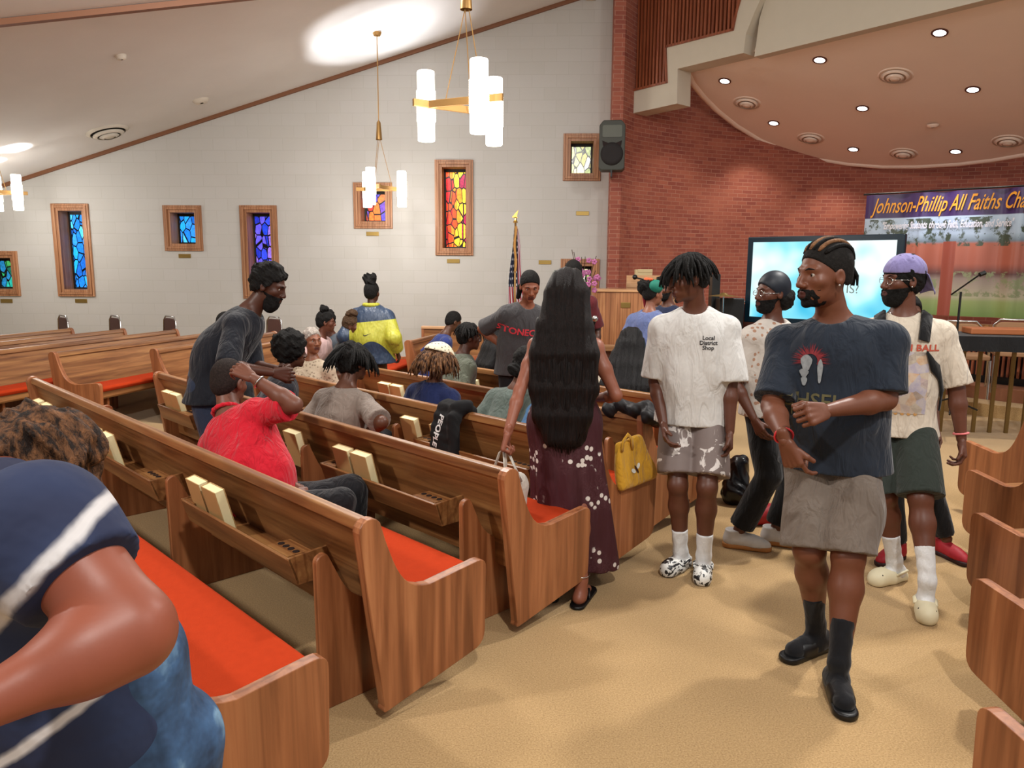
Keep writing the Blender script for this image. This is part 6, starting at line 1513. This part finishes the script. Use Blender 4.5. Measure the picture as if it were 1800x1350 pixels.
for q in (-1, 1): MB().prism([(q * .05, .03), (q * .15, .07), (q * .14, .0), (q * .13, -.02)], -.167, -.155, axis='y').build('port', M_dark, e)
MB().box((-.012, -.16, -.47), (.012, .1, -.37)).box((-.05, .12, -.1), (.05, .50, .1)).build('bracket', M_black, e)
# pulpit, music desk, wall light, gooseneck microphone
def boxthing(name, p, az, parts, label, cat):
    e = empty(name, p, -rad(az), label, cat)
    for nm, lo, hi, m in parts: MB().box(lo, hi).build(nm, m, e, bev=.006)
    return e
M_pine = wood('pulpit_oak', '8f5a36', 'aa7248', 'bd8a5c', 'z')
M_pl = wood('pale_oak', 'b07e50', 'c4966a', 'd0a880', 'x'); M_dkw = wood('dark_panelling', '4a2416', '62331f', '7a452c', 'z')
p = at(1103, 560, 9.6)
boxthing('pulpit', (p.x, p.y, .3), 6, [('front_panel', (-.41, -.04, .40), (.43, .0, 1.08), M_pine), ('side_panel', (-.43, -.05, .40), (-.39, .5, 1.10), M_pine), ('side_panel', (.41, -.05, .40), (.45, .5, 1.10), M_pine),
         ('ledge', (-.47, -.08, .33), (.48, .5, .41), M_pl), ('top_board', (-.44, -.06, 1.08), (.46, .5, 1.11), M_pl), ('base', (-.40, .02, 0), (.42, .45, .34), M_dkw), ('plaque', (-.09, -.05, .88), (.03, -.04, .95), M_brass)],
         'broad oak pulpit front with a small brass plaque before the brick wall', 'pulpit')
p = at(1150, 500, 10.4)
boxthing('music_desk', (p.x, p.y, .3), 5, [('desk_board', (-.38, -.03, .98), (.40, .0, 1.28), M_pl), ('post', (-.3, 0, 0), (-.2, .1, 1.0), M_pl), ('post', (.2, 0, 0), (.3, .1, 1.0), M_pl)], 'pale oak reading desk standing behind the pulpit', 'desk')
tag(MB().tube([at(1117, 488, 10.2), at(1130, 491, 10.2), at(1162, 503, 10.41)], .010).sphere(at(1116, 487, 10.2), .035, 8).build('gooseneck_microphone', M_black, smooth=True), 'thin black microphone arm over the pale oak reading desk', 'microphone')
p = at(1131, 479, 11.8); tag(MB().box((-.13, -.06, -.045), (.13, .06, .045)).box((-.10, -.07, .0), (.13, -.06, .05)).build('wall_light', plain('cream_metal', 'c8b48a', .5), loc=p, bev=.01), 'small cream metal box light above the reading desk', 'light')
p = at(1040, 575, 9.9)
boxthing('side_cabinet', (p.x, p.y, .3), 4, [('body', (-.22, 0, 0), (.14, .4, .78), M_pine), ('top', (-.24, -.03, .78), (.16, .43, .82), M_pl)], 'low oak cabinet just left of the pulpit', 'cabinet')
p = at(1046, 560, 6.3); e = empty('microphone', p, 0, 'silver ball handheld microphone on a stand beside the long-haired woman', 'microphone')
MB().sphere((0, 0, 0), .026, 10).build('grille', M_chrome, e, smooth=True); MB().tube([(0, .02, -.02), (-.01, .08, -.08)], .013).build('handle', M_black, e, smooth=True); MB().tube([(-.01, .08, -.08), (-.01, .12, -p.z)], .009).build('stand', M_black, e)
# mic stand with boom
b_ = at(1686, 545, 7.4); h_ = at(1722, 483, 7.2); t0 = at(1672, 518, 7.4)
e = empty('microphone_stand', (b_.x, b_.y, .3), 0, 'black boom microphone stand in front of the banner', 'stand'); o_ = Vector((b_.x, b_.y, .3))
MB().tube([(0, 0, .02), (0, 0, at(1686, 513, 7.4).z - .3)], .011).build('pole', M_black, e); MB().tube([t0 - o_, h_ - o_], .008).build('boom', M_black, e); MB().tube([h_ - o_, h_ - o_ + Vector((.05, 0, .02))], .022).build('clip', M_black, e)
for k in range(3): MB().tube([(0, 0, .12), (.28 * math.cos(k * 2.1), .28 * math.sin(k * 2.1), 0)], .009).build('leg', M_black, e)
# table with a black cloth and keyboard, chairs on the stage
p = at(1745, 560, 7.3); e = empty('table', (p.x, p.y, .0), -rad(100 - 90), 'long table under a black cloth in front of the stage screen', 'table')
MB().box((-.75, -.28, .0 + 1.02), (1.0, .28, 1.06)).build('tabletop', M_oak_x, e); 
MB().grid(lambda u_, v_: (-.78 + 1.8 * u_, -.30 - .012 * math.sin(u_ * 40) * (1 - v_), 1.07 - .14 * (1 - v_)), 50, 5).box((-.78, -.30, 1.062), (1.02, .3, 1.072)).build('table_cloth', M_blackcloth, e, solid=.0)
for x_ in (-.7, .9):
    for y_ in (-.22, .22): MB().tube([(x_, y_, 0), (x_, y_, 1.03)], .014).build('leg', M_black, e)
tag(MB().box((-.42, -.12, 0), (.42, .12, .06)).build('keyboard_case', plain('amber_wood', '9a5a34', .5), loc=(p.x + .2, p.y - .02, 1.075), rotz=-rad(10), bev=.01), 'brown wooden case lying on the black-clothed table at the right edge', 'case')
def chair(px, py, Y, az, mat, label, grp=None, fr=M_chrome, z0=0, h=.88):
    p = at(px, py, Y); e = empty('stacking_chair', (p.x, p.y, z0), -rad(az), label, 'chair', grp)
    MB().prism(rrect([(-.20, .50), (-.175, h - .015), (.175, h - .015), (.20, .50)], [.02, .07, .07, .02]), -.235, -.20, axis='y').build('backrest', mat, e, bev=.01)
    MB().prism(rrect([(-.22, -.2), (-.22, .22), (.22, .22), (.22, -.2)], .04), .42, .47, axis='z').build('seat', mat, e, bev=.012)
    MB().tube([(-.225, -.21, .05), (-.225, -.23, .55), (-.20, -.225, h - .05), (-.14, -.22, h + .012), (.14, -.22, h + .012), (.20, -.225, h - .05), (.225, -.23, .55), (.225, -.21, .05)], .012).build('back_frame', fr, e, smooth=True)
    for x_ in (-.22, .22):
        MB().tube([(x_, -.21, .42), (x_, -.26, 0)], .012).build('leg', fr, e); MB().tube([(x_, .19, .42), (x_, .22, 0)], .012).build('leg', fr, e)
    return e
M_brown = plain('brown_vinyl', '5a3a34', .5); M_tan = plain('tan_fabric', '9a7454', .8)
for px, lab in ((17, 'brown stacking chair with chrome frame by the wall at the left edge'), (139, 'brown chrome-framed chair by the wall, second from the left edge'), (229, 'brown chrome-framed chair by the wall, third from the left edge'), (324, 'brown chrome-framed chair by the wall left of the person in white'), (505, 'brown chrome-framed chair by the wall behind the round dark afro')):
    chair(px, 560, 11.5, 42, M_brown, lab, 'chairs along the white wall', h=.90)
chair(1700, 560, 8.3, 200, M_tan, 'tan padded chair on the stage behind the microphone stand', 'stage chairs', z0=.3, h=.80)
chair(1790, 560, 8.6, 205, M_tan, 'tan padded chair on the stage at the right edge', 'stage chairs', z0=.3, h=.80)
chair(1650, 560, 8.2, 190, M_tan, 'chair with a white curved frame on the stage behind the capped man', 'stage chairs', fr=plain('white_tube', 'cfc8c0', .4), z0=.3, h=.78)
chair(1287, 560, 8.9, 215, plain('rust_vinyl', '6a3a30', .6), 'rust brown chair left of the television', 'stage chairs', z0=.3, h=.98)
p = at(1272, 519, 8.5); e = empty('cymbal', p, 0, 'brass cymbal on a stand left of the television', 'cymbal'); MB().lathe([(.17, -.01), (.05, .008), (.03, .025), (.001, .03)], 24).build('plate', M_brass, e, smooth=True); MB().tube([(0, 0, 0), (0, 0, .3 - p.z)], .008).build('stand', M_chrome, e)
p = at(1282, 545, 8.7); tag(MB().box((-.14, -.1, -.6), (.14, .1, .14)).build('amplifier', M_black, loc=(p.x, p.y, p.z + .0), bev=.01), 'small black amplifier box under the cymbal', 'amplifier')
p = at(1258, 500, 8.9); e = empty('speaker_column', (p.x, p.y, .3), 0, 'narrow black loudspeaker column behind the head of the man in white', 'loudspeaker'); MB().box((-.06, -.08, .55), (.035, .08, 1.32)).build('cabinet', M_black, e, bev=.01); MB().tube([(0, 0, 0), (0, 0, .6)], .02).build('pole', M_black, e)
# flag
p = at(906, 400, 10.6); fx = Vector((p.x, p.y, 0)); e = empty('flag', fx, 0, 'united states flag hanging in folds on a pole with a gold eagle', 'flag')
MB().tube([(0, 0, .0), (0, 0, 2.28)], .014).build('pole', M_gold, e, smooth=True); MB().lathe([(.16, 0), (.16, .03), (.03, .06), (.02, .08)], 20).build('base', M_gold, e)
MB().lathe([(.001, 2.28), (.035, 2.29), (.02, 2.32), (.012, 2.35), (.03, 2.36), (.001, 2.37)], 12).prism([(-.05, 2.36), (.0, 2.42), (.04, 2.46), (.02, 2.38), (.03, 2.35)], -.012, .012, axis='y').build('eagle', plain('shiny_gold', 'caa050', .25, metal=1), e)
def fg(u_, v_):
    w_ = .03 + .17 * (1 - v_) ** .8; a = u_; return (w_ * (a - .42) * 1.5 + .01 * math.sin(v_ * 9), .035 * math.sin(a * 19) * (1.1 - v_), .72 + 1.5 * v_)
o = MB().grid(fg, 70, 40).build('flag_cloth', [], e, smooth=True); uv = o.data.uv_layers.new(name='UVMap')
for lp in o.data.loops: i, j = divmod(lp.vertex_index, 40); uv.data[lp.index].uv = (i / 69, j / 39)
t = NT('flag_print'); tc = t.n('ShaderNodeTexCoord').outputs['UV']; sx = t.n('ShaderNodeSeparateXYZ', {0: tc}); U_, V_ = sx.outputs[0], sx.outputs[1]
def m2(op, a, b): return t.n('ShaderNodeMath', {0: a, 1: b}, operation=op).outputs[0]
st = m2('GREATER_THAN', m2('FRACT', m2('ADD', m2('MULTIPLY', U_, 6.0), m2('MULTIPLY', V_, 1.5)), 0), .5); stripes = t.mix(st, srgb('8e1a2a'), srgb('c4bcc0'))
cant = m2('MULTIPLY', m2('GREATER_THAN', V_, .46), m2('LESS_THAN', U_, .68)); vo = t.n('ShaderNodeTexVoronoi', {'Vector': t.n('ShaderNodeMapping', {'Vector': tc, 'Scale': (7, 17, 1)}).outputs[0], 'Scale': 1.0, 'Randomness': .15}).outputs['Distance']
stars = t.ramp(vo, [(.20, (1, 1, 1)), (.24, (0, 0, 0))]); blue = t.mix(stars, srgb('10162e'), srgb('c8c8d0')); t.base(t.mix(cant, stripes, blue)); t.set(Roughness=.6); o.data.materials.append(t.m)
MB().grid(lambda a, b: (.03 * (a - .5) + .012 * math.sin(b * 8), -.03, 1.62 + .62 * b), 6, 10).build('gold_fringe', plain('gold_fringe', 'a87838', .7), e)
# orchid arrangement by the low window
p = at(1022, 600, 9.2); e = empty('flower_arrangement', (p.x, p.y, 1.12), 0, 'tall arrangement of pink orchids and twigs before the low window', 'flowers'); rnd = random.Random(5)
zb_ = 0; MB().lathe([(.05, -.12), (.08, -.02), (.06, .10), (.07, .13)], 20).build('vase', plain('dark_red_vase', '4a141a', .3), e, smooth=True)
mb = MB(); fl_ = MB()
for i in range(9):
    a = rnd.uniform(0, 6.28); h_ = rnd.uniform(.45, .85); tip = Vector((math.cos(a) * rnd.uniform(.03, .2), math.sin(a) * .1, h_)); mb.tube([(0, 0, .1), tip * .5 + Vector((0, 0, .08)), tip], .004, 5)
    if i < 7:
        for k in range(5):
            q = tip * rnd.uniform(.45, .9) + Vector((rnd.uniform(-.06, .06), rnd.uniform(-.05, .05), rnd.uniform(-.05, .03)))
            for m_ in range(5): b2 = m_ * 1.2566; fl_.sphere(q + Vector((math.cos(b2) * .02, -.01, math.sin(b2) * .02)), .016, 5, sc=(1, .35, 1))
mb.build('stem', plain('twig_brown', '3a2418', .8), e); fl_.build('blossom', plain('orchid_pink', 'a05a86', .6, var=.3, nscale=20), e, smooth=True)
MB().box((-.25, -.2, -1.12), (.25, .2, -.12)).build('plant_stand', M_pine, e, bev=.01)
# low front screen of the left block
p = at(800, 600, 10.2); e = boxthing('pew_front_screen', (p.x, p.y, 0), 8, [('panel', (-.45, 0, 0), (.42, .03, .84), M_oak_x), ('cap_rail', (-.47, -.02, .84), (.44, .06, .88), M_pl), ('end_post', (-.47, -.01, 0), (-.43, .05, .84), M_oak_z), ('end_post', (.40, -.01, 0), (.44, .05, .84), M_oak_z)], 'low oak front screen beyond the pews, left of the grey t-shirt', 'screen')

# ================================================================== BOOKS IN THE RACKS
def book_geo(w_=.150, h_=.225, t_=.048):
    c = MB().box((0, 0, 0), (w_, .004, h_)).box((0, t_ - .004, 0), (w_, t_, h_)).box((0, 0, 0), (.004, t_, h_)).build('hymnal', M_bookcover, bev=.0015)
    pg = MB().box((.004, .004, .004), (w_ - .004, t_ - .004, h_ - .003)).build('page_block', M_paper, c); return c
proto_b = None
def book(pew, x, label, tilt=14, dz=0, w_=None):
    global proto_b
    c = book_geo(); P = Matrix.Translation(pew.location) @ Matrix.Rotation(pew.rotation_euler.z, 4, 'Z')
    c.matrix_world = P @ Matrix.Translation((x, -.026, .482 + dz)) @ Matrix.Rotation(rad(-tilt * -1), 4, 'X') @ Matrix.Scale(1, 4)
    tag(c, label, 'book', 'hymnals in the pew racks'); return c
def xof(pew, px, py, z=.70):
    q = atz(px, py, z) - pew.location; a = pew.rotation_euler.z; return (Matrix.Rotation(-a, 3, 'Z') @ Vector((q.x, q.y, 0))).x
for key, lst in {'m1': [(86, 700, 'left book of the pair in the leftmost rack of the foreground pew'), (104, 706, 'right book of the pair in the leftmost rack of the foreground pew'),
                        (186, 748, 'left book of the pair in the middle rack of the foreground pew'), (208, 757, 'right book of the pair in the middle rack of the foreground pew'),
                        (340, 838, 'left book of the pair in the rack nearest the camera, foreground pew'), (366, 852, 'right book of the pair in the rack nearest the camera, foreground pew')],
                 'm2': [(315, 684, 'left book beside the leaning man\'s hip'), (330, 688, 'right book beside the leaning man\'s hip'), (490, 758, 'single book right of the red polo shirt'),
                        (611, 780, 'left book of the pair on the pew behind the red polo'), (641, 790, 'right book of the pair on the pew behind the red polo')],
                 'm3': [(735, 728, 'book left of the black hoodie, half covered'), (776, 742, 'book right of the black hoodie')],
                 'm4': [(686, 670, 'left book of the pair behind the patterned headscarf woman'), (706, 674, 'right book of the pair behind the patterned headscarf woman'), (1040, 694, 'single book with a white loop right of the long black hair')],
                 'm5': [(832, 658, 'left book of the pair under the long dark hair by the wall'), (853, 662, 'right book of the pair under the long dark hair by the wall')]}.items():
    for px, py, lab in lst: book(PEW[key], xof(PEW[key], px, py), lab, 14)

# ================================================================== BAGS AND CLOTHES ON THE PEWS
def pewpt(key, x, y, z): pw = PEW[key]; return pw.location + Matrix.Rotation(pw.rotation_euler.z, 3, 'Z') @ Vector((x, y, z))
# black hoodie hanging over the back
xh = xof(PEW['m3'], 762, 728, .80); e = empty('hoodie', pewpt('m3', xh, .05, 0), 0, 'black hoodie with white lettering hanging over the pew back', 'hoodie'); w_ = .11
S = Sdf(); o_ = e.location; g3_ = lambda x, y, z: pewpt('m3', xh + x, y, z)
ex = (g3_(1, 0, 0) - g3_(0, 0, 0)); ey = (g3_(0, 1, 0) - g3_(0, 0, 0))
for y_, z_ in ((.16, .66), (.12, .74), (.085, .80), (.035, .828), (-.015, .815), (-.045, .76), (-.06, .70), (-.07, .64), (-.08, .58), (-.085, .52), (-.085, .46)):
    S.cap(g3_(-.10 - .02 * (.8 - z_), y_, z_), g3_(.08 + .05 * (.8 - z_), y_, z_), .030, .030, .04)
S.cap(g3_(.05, -.02, .835), g3_(.10, .03, .84), .04, .035, .03); S.cap(g3_(.07, -.07, .78), g3_(.11, -.09, .50), .034, .03, .02)
S.disp(wrink(.005, 40, 1)); S.disp(lumps(.0015, 50)); hd = sd('hoodie_body', S, .007, plain('black_fleece', '0c0c0e', .95), e)
vs, fs = text_mesh('PEOPLE', .062, bold=.002); vs = vs; decal('hoodie_lettering', hd, vs, fs, g3_(-.045, -.1, .68), (ex * -.2 + Vector((0, 0, -1))).normalized(), ex, plain('white_ink', 'd0d0d0', .7), e, .004)
vs, fs = [(-.13, .035, 0), (.13, .035, 0), (.13, .041, 0), (-.13, .041, 0), (.124, -.02, 0), (.13, -.02, 0), (.13, .041, 0), (.124, .041, 0)], [(0, 1, 2, 3), (4, 5, 6, 7)]
# yellow tote on the seat end
x0_ = -.03; e = empty('tote_bag', pewpt('m3', .02, .36, .0), 0, 'yellow tote bag with a bee drawing hanging on the pew end', 'bag'); 
pc = lambda x, y, z: pewpt('m3', x, y, z); 
S = Sdf()
for k in range(9):
    u_ = k / 8; z_ = .50 + .23 * u_; S.cap(pc(.012 - .03 * u_, .25 - .01 * math.sin(u_ * 3), z_), pc(.012 - .03 * u_, .54 - .10 * u_ ** 1.4, z_ + .012), .024 - .008 * u_, .024 - .008 * u_, .03)
S.disp(wrink(.005, 34, 2))
vs, fs = [], []
M_y = cloth('yellow_canvas', 'c8962c', .7)
tb = sd('bag_body', S, .006, M_y, e)
loc_add(MB().tube([pc(.01, .25, .70), pc(.015, .25, .76), pc(.015, .29, .79), pc(.012, .33, .76), pc(.01, .345, .70)], .012, 8, flat=.4).build('bag_handle', M_y, smooth=True), e)
ax_ = (pc(0, 1, 0) - pc(0, 0, 0)); nx_ = (pc(1, 0, 0) - pc(0, 0, 0))
def ellp(cx, cy, rx, ry, rot=0, n=14): c_, s_ = math.cos(rot), math.sin(rot); return [(cx + rx * math.cos(a) * c_ - ry * math.sin(a) * s_, cy + rx * math.cos(a) * s_ + ry * math.sin(a) * c_, 0) for a in [2 * math.pi * i / n for i in range(n)]]
P0 = pc(0, .36, .585); Z = Vector((0, 0, 1))
decal('bee_wing', tb, ellp(-.03, -.004, .020, .012, -.4) + ellp(.022, .014, .020, .012, .6), [tuple(range(14)), tuple(range(14, 28))], P0, ax_, Z, plain('white_print', 'd8d8d0', .8), e, .004)
decal('bee_body', tb, ellp(0, 0, .008, .028, .6), [tuple(range(14))], P0, ax_, Z, plain('brown_print', '3a1c10', .8), e, .005)
# dark jacket heap on the last pew
S = Sdf()
for i in range(7): rnd = random.Random(i); S.cap(pewpt('m4', -.28 + .05 * i, .02 + .05 * (i % 2), .80 + .02 * (i % 3)), pewpt('m4', -.22 + .05 * i, .12, .76), .045, .04, .03)
S.disp(lumps(.004, 45)); e = empty('jacket', pewpt('m4', -.15, .08, 0), 0, 'crumpled black jacket heaped on the pew back beside the white-shirted man', 'jacket'); sd('jacket_body', S, .008, plain('black_down', '121014', .6), e)
# white tote held by the woman
hw = JL['wL']; e = empty('white_tote', (hw.x, hw.y, 0), 0, 'white tote bag held in the long-haired woman\'s left hand', 'bag'); c = hw + Vector((-.02, .0, -.08))
S = Sdf(); S.cap(c + Vector((-.03, .02, -.20)), c + Vector((.07, .05, -.20)), .055, .055, .02, .5, Vector((0, 1, 0))); S.cap(c + Vector((-.03, .02, -.20)), c + Vector((-.02, .02, -.42)), .055, .05, .03, .5, Vector((0, 1, 0))); S.cap(c + Vector((.07, .05, -.20)), c + Vector((.06, .05, -.42)), .055, .05, .03, .5, Vector((0, 1, 0))); S.disp(wrink(.006, 35, 1))
M_wt = cloth('white_canvas', 'c8c2b8', .7); sd('bag_body', S, .007, M_wt, e)
for dx in (-.05, .03): loc_add(MB().tube([c + Vector((dx - .02, .0, -.17)), c + Vector((dx * .4, 0, -.02)), c + Vector((dx * .2 + .01, 0, .0)), c + Vector((dx + .06, 0, -.17))], .009, 8, flat=.4).build('bag_handle', M_wt, smooth=True), e)
# bags on the aisle floor
p = atz(1290, 885, 0); S = Sdf(); S.cap(p + Vector((0, 0, .08)), p + Vector((.04, .05, .28)), .10, .07, .04); S.disp(lumps(.006, 30)); e = empty('floor_bag', p, 0, 'shiny black bag standing on the floor behind the white-shirted man', 'bag'); sd('bag_body', S, .009, plain('shiny_black_nylon', '0e0e12', .25), e)
p = atz(1338, 922, 0); S = Sdf(); S.cap(p + Vector((-.05, 0, .05)), p + Vector((.06, .02, .07)), .055, .07, .04); S.cut(p + Vector((0, 0, .003)), (0, 0, -1)); e = empty('red_bag', p, 0, 'small red pouch on the floor between the gum-soled sneakers', 'bag'); sd('bag_body', S, .007, plain('red_leather', 'a01c26', .5), e)
